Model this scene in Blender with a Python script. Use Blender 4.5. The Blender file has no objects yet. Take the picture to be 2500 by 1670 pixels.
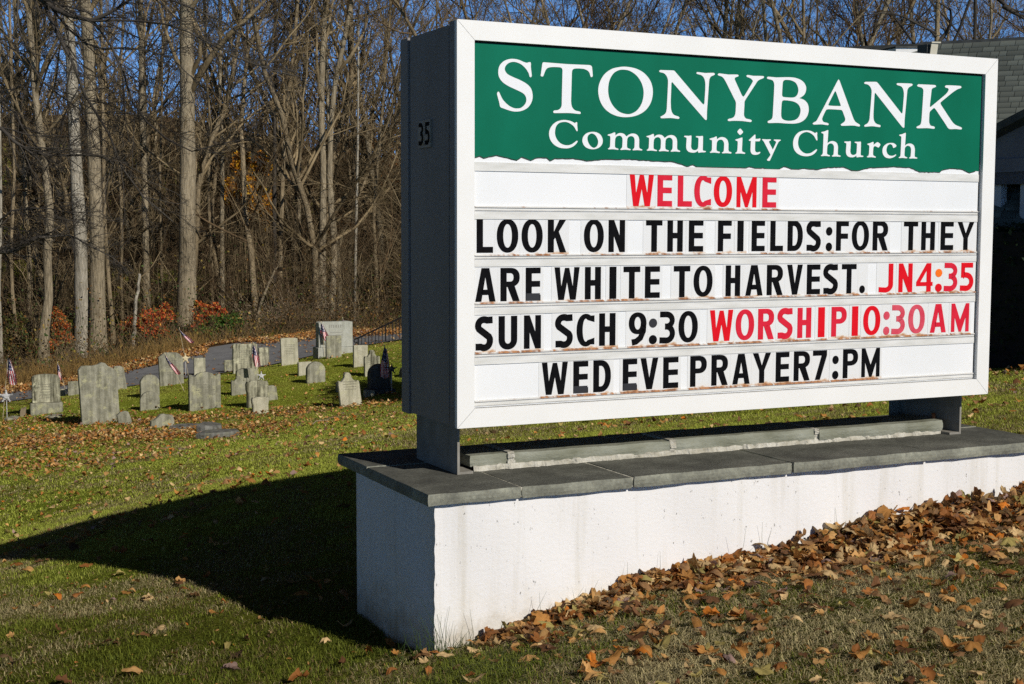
import bpy, bmesh, math, random
import numpy as np
from mathutils import Vector, Matrix
from mathutils.geometry import tessellate_polygon

# ------------------------------------------------------------------ camera, sky, sun
scene = bpy.context.scene
C = scene.collection
EYE = 1.873                                   # eye height above the lawn at the near corner of the plinth
F_PX, PITCH, ROLL = 3401.47, 0.0816, 0.0026   # focal length in pixels of a 2500 px wide frame
cam_data = bpy.data.cameras.new('camera'); cam = bpy.data.objects.new('camera', cam_data); C.objects.link(cam)
cam_data.sensor_width = 36.0; cam_data.lens = F_PX / 2500 * 36
cam_data.clip_start = 0.1; cam_data.clip_end = 2000
cam.matrix_world = Matrix.Translation((0, 0, EYE)) @ Matrix.Rotation(math.pi/2 - PITCH, 4, 'X') @ Matrix.Rotation(ROLL, 4, 'Z')
scene.camera = cam

YAW = 0.4516                                  # the sign turns this far from the picture plane
AX = np.array([math.cos(YAW), math.sin(YAW), 0]); DP = np.array([-math.sin(YAW), math.cos(YAW), 0]); UP = np.array([0, 0, 1.])
SUN_AZ = math.radians(16); SUN_EL = math.radians(31)
sd = -math.sin(SUN_AZ)*AX + math.cos(SUN_AZ)*DP            # the way shadows run over the ground
sun_to = Vector((-sd[0]*math.cos(SUN_EL), -sd[1]*math.cos(SUN_EL), math.sin(SUN_EL)))
sl = bpy.data.lights.new('sun', 'SUN'); sl.energy = 4.0; sl.angle = math.radians(0.5); sl.color = (1.0, 0.94, 0.86)
so = bpy.data.objects.new('sun', sl); C.objects.link(so)
so.rotation_euler = sun_to.to_track_quat('Z', 'Y').to_euler(); so.location = (10, -10, 20)
world = bpy.data.worlds.new('World'); scene.world = world; world.use_nodes = True
wn = world.node_tree; wn.nodes.clear()
sky = wn.nodes.new('ShaderNodeTexSky'); sky.sky_type = 'NISHITA'; sky.sun_disc = False
sky.sun_elevation = SUN_EL; sky.sun_rotation = math.atan2(sun_to.x, sun_to.y)
sky.air_density = 0.6; sky.dust_density = 0.0; sky.ozone_density = 2.0; sky.altitude = 3000
tc = wn.nodes.new('ShaderNodeTexCoord'); mp = wn.nodes.new('ShaderNodeMapping'); mp.vector_type = 'POINT'
mp.inputs['Location'].default_value = (0, 0, 0.10)         # a clear deep autumn sky right down to the tree tops
wn.links.new(tc.outputs['Generated'], mp.inputs['Vector']); wn.links.new(mp.outputs[0], sky.inputs['Vector'])
bg = wn.nodes.new('ShaderNodeBackground'); bg.inputs['Strength'].default_value = 0.09
hs = wn.nodes.new('ShaderNodeHueSaturation'); hs.inputs['Saturation'].default_value = 1.12
wo = wn.nodes.new('ShaderNodeOutputWorld')
# the autumn sky: saturated blue low over the wood, thin and dark overhead
sz = wn.nodes.new('ShaderNodeSeparateXYZ'); wn.links.new(tc.outputs['Generated'], sz.inputs[0])
mr = wn.nodes.new('ShaderNodeMapRange'); mr.inputs[1].default_value = 0.16; mr.inputs[2].default_value = 0.26; wn.links.new(sz.outputs['Z'], mr.inputs[0])
tm = wn.nodes.new('ShaderNodeMix'); tm.data_type = 'RGBA'; wn.links.new(mr.outputs[0], tm.inputs[0])
tm.inputs[6].default_value = (2.0, 2.2, 2.15, 1); tm.inputs[7].default_value = (0.74, 0.41, 0.29, 1)
tx = wn.nodes.new('ShaderNodeMix'); tx.data_type = 'RGBA'; tx.blend_type = 'MULTIPLY'; tx.inputs[0].default_value = 1.0
wn.links.new(sky.outputs[0], hs.inputs['Color']); wn.links.new(hs.outputs[0], tx.inputs[6]); wn.links.new(tm.outputs[2], tx.inputs[7]); wn.links.new(tx.outputs[2], bg.inputs['Color']); wn.links.new(bg.outputs[0], wo.inputs['Surface'])
scene.view_settings.view_transform = 'Standard'; scene.view_settings.look = 'None'
scene.view_settings.exposure = 0.0; scene.view_settings.gamma = 1.0; scene.view_settings.use_curve_mapping = False
scene.render.engine = 'CYCLES'
scene.cycles.max_bounces = 5; scene.cycles.diffuse_bounces = 2; scene.cycles.glossy_bounces = 2
scene.cycles.transparent_max_bounces = 6; scene.cycles.transmission_bounces = 3
scene.cycles.use_denoising = False

# measured data: ground heights, outlines of the heading letters (tenths of a millimetre on the panel), torn edge, letter rows (metres on the face)
CTRL = [[-0.34, 5.98, 0.0], [-0.16, 6.06, 0.03], [0.1, 6.19, 0.07], [0.29, 6.28, 0.12], [0.68, 6.47, 0.18], [1.1, 6.67, 0.21], [1.54, 6.89, 0.24], [2.02, 7.12, 0.31], [2.52, 7.37, 0.34], [2.76, 7.48, 0.34], [-1.98, 8.2, -0.25], [-2.72, 9.03, -0.35], [-3.83, 10.26, -0.63], [-0.68, 6.37, -0.1], [-0.84, 6.55, -0.08], [-1.06, 6.8, -0.09], [-11.84, 32.0, -2.21], [-9.42, 34.0, -2.05], [-7.86, 36.0, -1.97], [-6.25, 37.0, -1.78], [-5.4, 38.0, -1.63], [-3.04, 38.0, -1.21], [-12.41, 38.0, -2.44], [-10.91, 41.0, -2.03], [-8.64, 43.0, -1.7], [-6.22, 44.0, -1.56], [-3.52, 44.0, -1.44], [-7.7, 25.0, -1.66], [-4.95, 26.0, -1.48], [-2.88, 25.0, -1.34], [-6.34, 33.0, -1.55], [-4.49, 35.0, -1.34], [-7.61, 31.0, -1.63], [-7.42, 20.0, -1.36], [-5.58, 15.0, -1.0], [-4.23, 19.0, -1.12], [-2.79, 12.5, -0.47], [-2.27, 17.0, -0.72], [-11.06, 47.0, -1.93], [-13.95, 45.0, -2.38], [-8.25, 50.0, -1.72], [-5.36, 52.0, -1.7], [-0.62, 14.0, -0.17], [1.04, 14.0, -0.08], [1.5, 14.5, -0.02], [3.52, 14.0, 0.22], [3.91, 11.0, 0.44], [6.02, 17.0, 0.27], [7.08, 20.0, 0.17], [1.6, 4.6, 0.34], [0.0, 5.2, 0.14], [-2.25, 6.0, -0.14], [-2.96, 7.9, -0.36], [-1.25, 6.4, -0.13], [-1.91, 6.7, -0.14], [-4.26, 11.44, -0.78], [-3.52, 11.4, -0.56], [-2.1, 11.59, -0.27], [-1.44, 11.75, -0.19], [6, 52, -1.6], [8, 38, -0.4], [3, 38, -0.9]]
SERIF = {
    'S': ['2822,16732 3114,16710 3384,16625 3542,16593 3655,16623 3735,16623 3760,16565 3756,16414 3805,16036 3778,15968 3738,15952 3692,15980 3653,16109 3521,16302 3294,16490 3047,16581 2822,16593 2599,16513 2454,16347 2450,16188 2578,16035 2847,15919 3207,15797 3546,15643 3774,15432 3855,15114 3799,14830 3618,14582 3347,14431 3054,14371 2739,14391 2247,14523c 2202,14575 2162,14743 2056,15096 2067,15186 2116,15226 2167,15191 2335,14890 2604,14651 2851,14535 3053,14511 3279,14558 3482,14747 3531,14940 3469,15118 3321,15232 3028,15349 2669,15482 2356,15646 2166,15856 2110,16091 2165,16371 2353,16579 2576,16687'],
    'T': ['4418,16664c 5630,16643c 6802,16662c 6897,16639 6950,16580c 6991,16193 6968,16131 6921,16114 6873,16142 6817,16297 6710,16404 6521,16466 6239,16476 6005,16450 5911,16384 5884,16261c 5851,14956c 5876,14773 5947,14633 6088,14536 6312,14494 6367,14445 6325,14386 5761,14408 4971,14378 4920,14430 4970,14493 5155,14521 5294,14607 5358,14752 5362,14936c 5393,16337c 5371,16417 5294,16470 5121,16479 4798,16462 4614,16408 4512,16302 4398,16045 4337,16010 4261,16048 4272,16119c 4343,16585c 4366,16643'],
    'O': ['8756,16688 9317,16631 9785,16437 10135,16088 10277,15634 10196,15127 9905,14716 9440,14448 8855,14330 8272,14373 7764,14592 7425,14971 7290,15459 7369,15894 7616,16277 7985,16532 8346,16637', '8637,16545 9001,16501 9394,16282 9668,15920 9767,15506 9679,15043 9437,14698 9145,14520 8853,14472 8439,14566 8098,14833 7890,15176 7822,15565 7883,15981 8084,16320 8347,16489'],
    'N': ['10695,16633c 11370,16647c 11458,16641 11521,16597c 13082,15150c 13173,15100 13215,15166c 13256,15810c 13254,16109 13204,16320 13112,16443 12983,16512 12777,16550 12731,16595 12789,16640 13238,16616c 13727,16649 13801,16595 13742,16538 13575,16466 13492,16334 13469,16183c 13372,14765c 13365,14390 13314,14354 13236,14396c 11416,16044c 11352,16093 11315,16039c 11287,15172c 11307,14856 11360,14667 11487,14534 11741,14463 11795,14408 11730,14354 11313,14380 10775,14349 10717,14406 10774,14449 10935,14535 11033,14655 11069,14825c 11124,16093 11086,16281 10984,16423 10859,16497 10659,16533 10618,16583'],
    'Y': ['14039,16643c 14587,16612c 15138,16636 15200,16585 15140,16538 14996,16482 14971,16405 15012,16321c 15394,15667c 15489,15578 15580,15643c 16032,16304 16052,16370 15976,16453 15855,16513 15708,16549 15667,16601 15733,16648 16066,16621c 16668,16640 16725,16590 16670,16535 16470,16456 16338,16373 16208,16204c 15624,15428c 15578,15328 15572,15132c 15553,14740 15574,14621 15682,14517 15963,14468 16025,14413 15965,14352 15446,14384 14943,14377 14655,14354 14593,14406 14653,14460 14888,14520 15017,14655 15053,14852 15064,15242 15031,15349 14976,15433c 14463,16230c 14329,16406 14197,16497 14028,16535 13967,16582'],
    'B': ['16967,16627c 17481,16613c 18299,16662 18739,16630 19102,16500 19301,16276 19320,16055 19228,15851 19038,15710 18906,15651c 19207,15573 19434,15393 19514,15107 19448,14815 19259,14585 18958,14430 18600,14367 18132,14357 17613,14368 17043,14341 16985,14398 17041,14451 17202,14523 17280,14646 17298,14823c 17355,16186 17324,16360 17227,16465 16942,16517 16895,16569', '18110,16523 18412,16504 18690,16381 18840,16100 18799,15855 18678,15717 18487,15660 17993,15659 17869,15693 17840,15791c 17868,16342 17907,16454 17987,16506', '17997,15505 18353,15493 18685,15429 18909,15283 19004,15043 18922,14751 18705,14566 18349,14495 18019,14519 17853,14612 17808,14776 17810,15063c 17835,15394 17888,15480'],
    'A': ['21357,16697 21430,16644c 22386,14743c 22521,14589 22771,14472 22816,14417 22759,14360 22382,14398 21635,14361 21568,14420 21632,14467 21801,14575 21850,14689 21824,14790c 21657,15112 21556,15164 20844,15170 20647,15145 20564,15058c 20389,14738 20378,14625 20465,14516 20721,14469 20796,14416 20738,14362 20328,14388 19851,14361 19779,14414 19848,14466 20000,14545 20095,14671c 21316,16650c', '21168,16098 21233,16029c 21544,15389 21493,15358 20811,15353 20745,15402 21105,16023c'],
    'N2': ['23116,16663c 23758,16692 23861,16681 23951,16616c 25510,15174c 25580,15135 25620,15206c 25682,16040c 25670,16247 25604,16429 25480,16539 25224,16596 25169,16644 25236,16693 26181,16714 26258,16662 26200,16602 26021,16517 25920,16386 25896,16211c 25771,14795c 25768,14436 25724,14395 25624,14431c 23820,16086c 23760,16129 23724,16047c 23682,15132c 23698,14790 23791,14610 23941,14524 24119,14489 24174,14436 24117,14376 23622,14405 23140,14364 23092,14415 23152,14467 23310,14548 23421,14734 23444,14941c 23531,16153 23491,16333 23369,16475 23236,16537 23061,16563 23028,16612'],
    'K': ['26650,16704c 27780,16714 27865,16660 27799,16599 27632,16544 27568,16460 27542,16237c 27472,15592 27507,15554 27574,15585c 28477,16208 28673,16380 28745,16524 28680,16592 28524,16620 28485,16677 28582,16740 29565,16750 29639,16695 29585,16633 29368,16564 29061,16398 28666,16134c 28243,15846 28204,15786 28232,15705c 29057,14830 29314,14662 29695,14556 29760,14499 29700,14438 29322,14449 28916,14429 28773,14490 28660,14616c 27887,15433c 27776,15506 27701,15473c 27506,15325 27458,15206c 27448,14809 27483,14669 27579,14567 27796,14533 27859,14471 27800,14413 27308,14430 26668,14401 26590,14457 26664,14508 26829,14577 26901,14696 26930,14907c 27003,16330 26968,16468 26853,16544 26608,16586 26567,16640'],
    'c1': ['5528,14081 5822,14046 6053,13958 6098,13984 6154,14005 6185,13962 6182,13866c 6206,13609 6175,13585 6138,13607c 6008,13795 5841,13910 5657,13979 5473,13989 5236,13929 5073,13764 5016,13506 5058,13284 5205,13080 5407,12957 5627,12920 5848,12953 6031,13055 6160,13143 6210,13117 6142,13010 5977,12877 5775,12798 5555,12773 5261,12801 4987,12921 4786,13131 4708,13401 4756,13642 4909,13854 5108,13989 5327,14057'],
    'o': ['7012,13583 7274,13546 7463,13422 7556,13197 7495,12984 7299,12832 7019,12772 6738,12817 6551,12941 6460,13149 6520,13360 6714,13520', '6956,13507 7144,13436 7277,13254 7306,13092 7242,12928 7083,12839 6905,12918 6773,13093 6729,13270 6780,13417'],
    'm': ['9953,13470 10157,13526c 10312,13589 10361,13566 10369,13442c 10508,13537 10665,13567 10842,13531 10971,13418c 11138,13523 11334,13568 11513,13535 11634,13430 11680,13289c 11680,12955c 11711,12880 11821,12838 11862,12809 11822,12779 11583,12790 11346,12773 11316,12803 11394,12872 11422,12948c 11424,13282 11377,13389 11297,13433 11218,13442 11100,13406 11032,13320 11014,13203c 11011,12936 11058,12871 11187,12833 11216,12809 11177,12777 10931,12793 10675,12773 10649,12807 10723,12870 10751,12946c 10761,13262 10726,13378 10647,13433 10559,13442 10442,13402 10374,13317 10352,13201c 10350,12935 10390,12870 10517,12832 10551,12808 10508,12778 10264,12797 10001,12785 9975,12817 10052,12869 10086,12945c 10097,13342 10071,13408 9963,13434'],
    'u': ['12110,13557 12350,13561c 12460,13581 12497,13557 12479,13044c 12520,12944 12602,12890 12703,12881 12803,12909 12873,12970 12895,13072c 12902,13426 12875,13484 12773,13506 12749,13539 12793,13563 12994,13564c 13126,13581 13163,13555 13157,12910c 13208,12864 13300,12860 13341,12830 13291,12795 13088,12787c 12926,12764 12886,12793 12885,12861c 12744,12781 12564,12756 12362,12788 12240,12886 12198,13036 12216,13422 12191,13472 12091,13499 12077,13527'],
    'n': ['13554,13462 13808,13529c 13930,13584 13967,13551 13975,13441c 14121,13530 14285,13561 14471,13524 14607,13409 14662,13240c 14661,12950c 14699,12874 14824,12838 14850,12805 14805,12771 14567,12782 14309,12770 14282,12804 14370,12857 14395,12943c 14404,13233 14371,13334 14288,13416 14174,13435 14052,13393 13972,13288c 13957,12948 14010,12873 14133,12843 14165,12809 14124,12774 13847,12793 13603,12778 13572,12811 13652,12855 13692,12941c 13691,13348 13664,13398 13561,13417'],
    'i': ['15072,13462 15258,13514c 15444,13574 15486,13555 15466,12954c 15499,12887 15636,12839 15668,12809 15627,12778 15376,12789 15105,12777 15078,12807 15166,12869 15196,12947c 15209,13341 15177,13391 15083,13423'],
    'idot': ['15342,14007 15416,13963 15518,13855 15461,13776 15348,13701 15264,13745 15179,13844 15249,13949'],
    't': ['16247,13746 16265,13707c 16267,13530c 16431,13540 16526,13560 16568,13539 16538,13449 16497,13421 16258,13414c 16252,12992 16286,12907 16381,12866 16539,12900 16576,12871 16510,12801 16384,12758 16236,12745 16088,12773 16002,12865 15979,12985c 15991,13424c 15896,13430 15871,13460 15926,13508c 16206,13731'],
    'y': ['16685,13531 16940,13526c 17184,13537 17212,13503 17175,13476 17097,13439 17102,13379c 17334,13030c 17519,13373 17517,13434 17398,13491 17377,13516 17430,13535 17783,13537 17816,13512 17689,13430 17626,13342c 17175,12497c 17133,12466 17004,12484 16993,12518 17170,12722 17194,12775 17167,12826c 16794,13387c 16729,13463 16669,13496'],
    'c2': ['19415,14055 19701,14026 19945,13935 20021,13982 20077,13953 20074,13839c 20098,13593 20061,13562 20020,13591c 19883,13780 19704,13898 19549,13954 19373,13970 19135,13897 18953,13734 18884,13452 18933,13208 19090,13020 19290,12911 19488,12889 19706,12930 19902,13041 20043,13121 20088,13090 19992,12955 19797,12827 19578,12768 19381,12751 19096,12783 18810,12907 18631,13112 18575,13373 18629,13637 18809,13869 19067,14003'],
    'h': ['20342,13997 20540,14039c 20738,14112 20779,14087 20745,13444c 20876,13527 21043,13564 21222,13537 21360,13444 21425,13259c 21418,12938 21454,12868 21578,12839 21606,12813 21557,12782 21332,12789 21075,12779 21045,12814 21128,12869 21149,12949c 21163,13252 21127,13357 21046,13426 20934,13444 20813,13402 20737,13311c 20725,12939 20771,12878 20895,12836 20918,12810 20874,12783 20617,12798 20368,12784 20339,12814 20426,12869 20457,12949c 20482,13869 20454,13921 20354,13953'],
    'r': ['23324,13485 23502,13532c 23696,13600 23736,13574 23735,13439c 23848,13523 23962,13584 24043,13583 24173,13506 24187,13452 24108,13350 24052,13316 23969,13346 23853,13383 23772,13359 23728,13286c 23715,12979 23752,12898 23880,12847 23911,12817 23871,12789 23616,12805 23363,12793 23316,12825 23418,12890 23445,12972c 23461,13368 23425,13421 23332,13455'],
    'c': ['24940,13582 25082,13568 25225,13499 25262,13436 25217,13381 25066,13322 25037,13358 24992,13447 24896,13508 24802,13511 24665,13420 24601,13219 24653,13039 24797,12933 24985,12911 25125,12942 25229,12990 25261,12963 25151,12869 24965,12801 24779,12779 24543,12827 24387,12969 24335,13157 24387,13358 24569,13508 24754,13567'],
}
TORN = [(0.0942, 1.2247), (0.1197, 1.2334), (0.1405, 1.2245), (0.2032, 1.2386), (0.3055, 1.219), (0.3304, 1.2342), (0.3769, 1.2188), (0.402, 1.2309), (0.4597, 1.2335), (0.4779, 1.2199), (0.5034, 1.2314), (0.5987, 1.2343), (0.6731, 1.2244), (0.7631, 1.233), (0.8925, 1.2374), (1.0477, 1.2318), (1.1423, 1.232), (1.1983, 1.2198), (1.2264, 1.2104), (1.2625, 1.2192), (1.2828, 1.2096), (1.5724, 1.2109), (1.5933, 1.2169), (1.6356, 1.2102), (1.6779, 1.2132), (1.7035, 1.2068), (1.772, 1.2082), (1.8061, 1.2229), (1.8627, 1.2087), (1.9368, 1.2151), (2.0074, 1.2109), (2.0871, 1.2239), (2.1858, 1.2275), (2.2407, 1.2107), (2.2772, 1.2114), (2.3502, 1.2274), (2.4988, 1.2356), (2.6217, 1.2346), (2.6894, 1.2124), (2.8298, 1.213), (2.844, 1.2244), (2.9025, 1.2353), (2.9816, 1.2332), (3.0422, 1.2141), (3.0819, 1.224), (3.1104, 1.2155)]
ROWS = [
  (1.0140, 1.1665, [('W', 0.905, 1.04), ('E', 1.061, 1.144), ('L', 1.176, 1.258), ('C', 1.271, 1.369), ('O', 1.385, 1.493), ('M', 1.52, 1.64), ('E', 1.676, 1.761)] ),
  (0.7955, 0.9495, [('L', 0.105, 0.187), ('O', 0.206, 0.315), ('O', 0.332, 0.441), ('K', 0.468, 0.565), ('O', 0.659, 0.766), ('N', 0.792, 0.882), ('T', 0.999, 1.091), ('H', 1.12, 1.208), ('E', 1.243, 1.327), ('F', 1.413, 1.494), ('I', 1.529, 1.566), ('E', 1.615, 1.695), ('L', 1.729, 1.808), ('D', 1.836, 1.931), ('S', 1.953, 2.046), (':', 2.078, 2.119), ('F', 2.144, 2.225), ('O', 2.246, 2.359), ('R', 2.384, 2.486), ('T', 2.593, 2.69), ('H', 2.714, 2.808), ('E', 2.849, 2.939), ('Y', 2.966, 3.087)] ),
  (0.5730, 0.7260, [('A', 0.098, 0.2), ('R', 0.225, 0.323), ('E', 0.354, 0.431), ('W', 0.504, 0.637), ('H', 0.666, 0.752), ('I', 0.799, 0.837), ('T', 0.876, 0.969), ('E', 0.996, 1.08), ('T', 1.159, 1.254), ('O', 1.274, 1.385), ('H', 1.463, 1.55), ('A', 1.582, 1.687), ('R', 1.712, 1.811), ('V', 1.837, 1.935), ('E', 1.962, 2.047), ('S', 2.066, 2.162), ('T', 2.186, 2.282), ('.', 2.303, 2.34), ('J', 2.432, 2.528), ('N', 2.565, 2.66), ('4', 2.687, 2.801), (':', 2.819, 2.867), ('3', 2.879, 2.977), ('5', 2.994, 3.092)] ),
  (0.3500, 0.5050, [('S', 0.097, 0.188), ('U', 0.216, 0.311), ('N', 0.346, 0.434), ('S', 0.508, 0.603), ('C', 0.623, 0.719), ('H', 0.745, 0.834), ('9', 0.908, 1.007), (':', 1.021, 1.067), ('3', 1.08, 1.171), ('0', 1.19, 1.302), ('W', 1.373, 1.511), ('O', 1.527, 1.639), ('R', 1.663, 1.761), ('S', 1.782, 1.878), ('H', 1.908, 1.995), ('I', 2.039, 2.082), ('P', 2.125, 2.224), ('I', 2.259, 2.3), ('O', 2.334, 2.448), (':', 2.469, 2.511), ('3', 2.523, 2.617), ('0', 2.639, 2.753), ('A', 2.791, 2.903), ('M', 2.94, 3.067)] ),
  (0.1290, 0.2815, [('W', 0.44, 0.577), ('E', 0.607, 0.687), ('D', 0.715, 0.811), ('E', 0.877, 0.957), ('V', 0.976, 1.076), ('E', 1.105, 1.192), ('P', 1.261, 1.358), ('R', 1.386, 1.484), ('A', 1.512, 1.617), ('Y', 1.635, 1.746), ('E', 1.777, 1.861), ('R', 1.89, 1.992), ('7', 2.011, 2.101), (':', 2.137, 2.178), ('P', 2.206, 2.305), ('M', 2.329, 2.451)] ),
]
rng = np.random.default_rng(7)
R = random.Random(11)

# ------------------------------------------------------------------ pixel <-> place helpers (used once, to measure where things stand)
def ray(u, v):
    xx = (u-1250)/F_PX; uu = -(v-835)/F_PX
    cr, sr = math.cos(ROLL), math.sin(ROLL)
    x = cr*xx - sr*uu; y = sr*xx + cr*uu
    c, s = math.cos(PITCH), math.sin(PITCH)
    return np.array([x, c + y*s, -s + y*c])
def at(u, v, Y):
    r = ray(u, v); return r*(Y/r[1]) + np.array([0, 0, EYE])

# ------------------------------------------------------------------ tagging
def tag(o, label=None, cat=None, group=None, kind=None):
    if label: o['label'] = label
    if cat: o['category'] = cat
    if group: o['group'] = group
    if kind: o['kind'] = kind
    return o
def empty(name, loc, rz=0.0):
    o = bpy.data.objects.new(name, None); C.objects.link(o); o.location = loc; o.rotation_euler = (0, 0, rz)
    o.empty_display_size = 0.1
    return o
def link(name, me, parent=None):
    o = bpy.data.objects.new(name, me); C.objects.link(o)
    if parent is not None: o.parent = parent
    return o

# ------------------------------------------------------------------ materials
def ramp(nt, fac, stops):
    r = nt.nodes.new('ShaderNodeValToRGB'); e = r.color_ramp.elements
    while len(e) < len(stops): e.new(0.5)
    for k, (p, c) in enumerate(stops):
        e[k].position = p; e[k].color = (*c, 1)
    nt.links.new(fac, r.inputs[0]); return r.outputs[0]
def noise(nt, vec, scale, detail=4, rough=0.55):
    n = nt.nodes.new('ShaderNodeTexNoise'); n.inputs['Scale'].default_value = scale
    n.inputs['Detail'].default_value = detail; n.inputs['Roughness'].default_value = rough
    nt.links.new(vec, n.inputs['Vector']); return n.outputs['Fac']
def mapping(nt, vec, scale):
    m = nt.nodes.new('ShaderNodeMapping'); m.inputs['Scale'].default_value = scale
    nt.links.new(vec, m.inputs['Vector']); return m.outputs[0]
def mix(nt, fac, a, b, mode='MIX'):
    m = nt.nodes.new('ShaderNodeMix'); m.data_type = 'RGBA'; m.blend_type = mode
    if isinstance(fac, (int, float)): m.inputs[0].default_value = fac
    else: nt.links.new(fac, m.inputs[0])
    for k, x in ((6, a), (7, b)):
        if isinstance(x, tuple): m.inputs[k].default_value = (*x, 1)
        else: nt.links.new(x, m.inputs[k])
    return m.outputs[2]
def base_mat(name, rough=0.8, spec=0.3):
    m = bpy.data.materials.new(name); m.use_nodes = True
    nt = m.node_tree; p = nt.nodes['Principled BSDF']
    p.inputs['Roughness'].default_value = rough; p.inputs['Specular IOR Level'].default_value = spec
    t = nt.nodes.new('ShaderNodeTexCoord')
    return m, nt, p, t.outputs['Object']
def bump(nt, p, h, strength, dist=0.01):
    b = nt.nodes.new('ShaderNodeBump'); b.inputs['Strength'].default_value = strength; b.inputs['Distance'].default_value = dist
    nt.links.new(h, b.inputs['Height']); nt.links.new(b.outputs[0], p.inputs['Normal'])
def mat(name, c1, c2=None, scale=8, rough=0.7, spec=0.3, bmp=0.0, bscale=60, stretch=(1, 1, 1), lo=0.35, hi=0.65, bdist=0.01):
    m, nt, p, co = base_mat(name, rough, spec)
    if c2 is None: p.inputs['Base Color'].default_value = (*c1, 1)
    else:
        f = noise(nt, mapping(nt, co, stretch), scale)
        nt.links.new(ramp(nt, f, [(lo, c1), (hi, c2)]), p.inputs['Base Color'])
    if bmp: bump(nt, p, noise(nt, mapping(nt, co, stretch), bscale), bmp, bdist)
    return m
def attr_mat(name, rough=0.7, spec=0.2, trans=0.0, bmp=0):
    m, nt, p, co = base_mat(name, rough, spec)
    a = nt.nodes.new('ShaderNodeAttribute'); a.attribute_name = 'tint'
    nt.links.new(a.outputs['Color'], p.inputs['Base Color'])
    if trans:
        tr = nt.nodes.new('ShaderNodeBsdfTranslucent'); nt.links.new(a.outputs['Color'], tr.inputs['Color'])
        ms = nt.nodes.new('ShaderNodeMixShader'); ms.inputs[0].default_value = trans
        out = nt.nodes['Material Output']
        nt.links.new(p.outputs[0], ms.inputs[1]); nt.links.new(tr.outputs[0], ms.inputs[2]); nt.links.new(ms.outputs[0], out.inputs['Surface'])
    return m

M = {}
M['white_paint'] = mat('white_paint', (0.80, 0.80, 0.77), (0.84, 0.84, 0.81), 3, 0.45, 0.4, 0.03, 40)
M['side_shaded_white'] = mat('side_shaded_white', (0.21, 0.195, 0.185), (0.27, 0.25, 0.24), 2.5, 0.55, 0.3, 0.04, 30, (1, 1, 0.25))  # the cabinet's white, darkened: the shade of its sides is in the colour
M['board'] = mat('board_white', (0.78, 0.80, 0.80), (0.84, 0.85, 0.85), 2, 0.35, 0.4)
M['track'] = mat('track_plastic', (0.62, 0.62, 0.58), (0.76, 0.76, 0.73), 9, 0.4, 0.4, 0, 1, (0.6, 1, 3))
M['track_lip'] = mat('track_lip', (0.40, 0.38, 0.33), (0.66, 0.65, 0.62), 14, 0.5, 0.3)
M['groove'] = mat('dark_gap', (0.02, 0.02, 0.02), None, rough=0.8)
M['green'] = mat('green_vinyl', (0.001, 0.128, 0.070), (0.002, 0.162, 0.094), 2.2, 0.6, 0.08, 0, 1, (1, 1, 0.5))
M['green_edge'] = mat('torn_edge', (0.01, 0.05, 0.03), (0.05, 0.06, 0.055), 60, 0.8)
M['letter_white'] = mat('letter_white', (0.80, 0.82, 0.83), None, rough=0.4)
M['tile'] = None
M['black'] = mat('letter_black', (0.004, 0.004, 0.005), (0.007, 0.007, 0.008), 30, 0.6, 0.03)
M['black_patch'] = mat('patch_black', (0.025, 0.026, 0.03), None, rough=0.5)
M['red'] = mat('letter_red', (0.66, 0.004, 0.012), (0.72, 0.006, 0.016), 12, 0.6, 0.1)
M['red_mid'] = mat('letter_faded_red', (0.62, 0.012, 0.032), (0.68, 0.022, 0.05), 12, 0.6, 0.1)
M['red_pale'] = mat('letter_pale_red', (0.60, 0.05, 0.085), (0.66, 0.10, 0.14), 14, 0.6, 0.1)
M['orange'] = mat('orange_dot', (0.90, 0.17, 0.005), None, rough=0.4)
M['plate'] = mat('number_plate', (0.27, 0.25, 0.20), None, rough=0.3)
M['rust'] = mat('rust', (0.20, 0.06, 0.02), (0.42, 0.19, 0.08), 25, 0.9)
M['concrete_post'] = mat('post_steel', (0.20, 0.19, 0.16), (0.28, 0.265, 0.23), 12, 0.7, 0.3, 0.1, 50)
M['rail'] = mat('iron_black', (0.012, 0.012, 0.013), None, rough=0.5)

def tile_material():
    m, nt, p, co = base_mat('clear_plastic', 0.25, 0.5)
    f = noise(nt, mapping(nt, co, (18, 18, 18)), 1.0, 5, 0.6)
    sep = nt.nodes.new('ShaderNodeSeparateXYZ'); nt.links.new(co, sep.inputs[0])
    # rust and dirt that has run down to the bottom edge of the plastic
    mr = nt.nodes.new('ShaderNodeMapRange'); mr.inputs[1].default_value = 0.035; mr.inputs[2].default_value = -0.005
    nt.links.new(sep.outputs['Z'], mr.inputs[0])
    oi = nt.nodes.new('ShaderNodeObjectInfo')
    mm = nt.nodes.new('ShaderNodeMath'); mm.operation = 'MULTIPLY'; nt.links.new(mr.outputs[0], mm.inputs[0]); nt.links.new(f, mm.inputs[1])
    m2 = nt.nodes.new('ShaderNodeMath'); m2.operation = 'MULTIPLY_ADD'; nt.links.new(oi.outputs['Random'], m2.inputs[0]); m2.inputs[1].default_value = 0.18; nt.links.new(mm.outputs[0], m2.inputs[2])
    col = ramp(nt, m2.outputs[0], [(0.0, (0.765, 0.775, 0.765)), (0.42, (0.755, 0.755, 0.735)), (0.52, (0.62, 0.46, 0.32)), (0.62, (0.40, 0.17, 0.06))])
    nt.links.new(col, p.inputs['Base Color']); return m
M['tile'] = tile_material()

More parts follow.
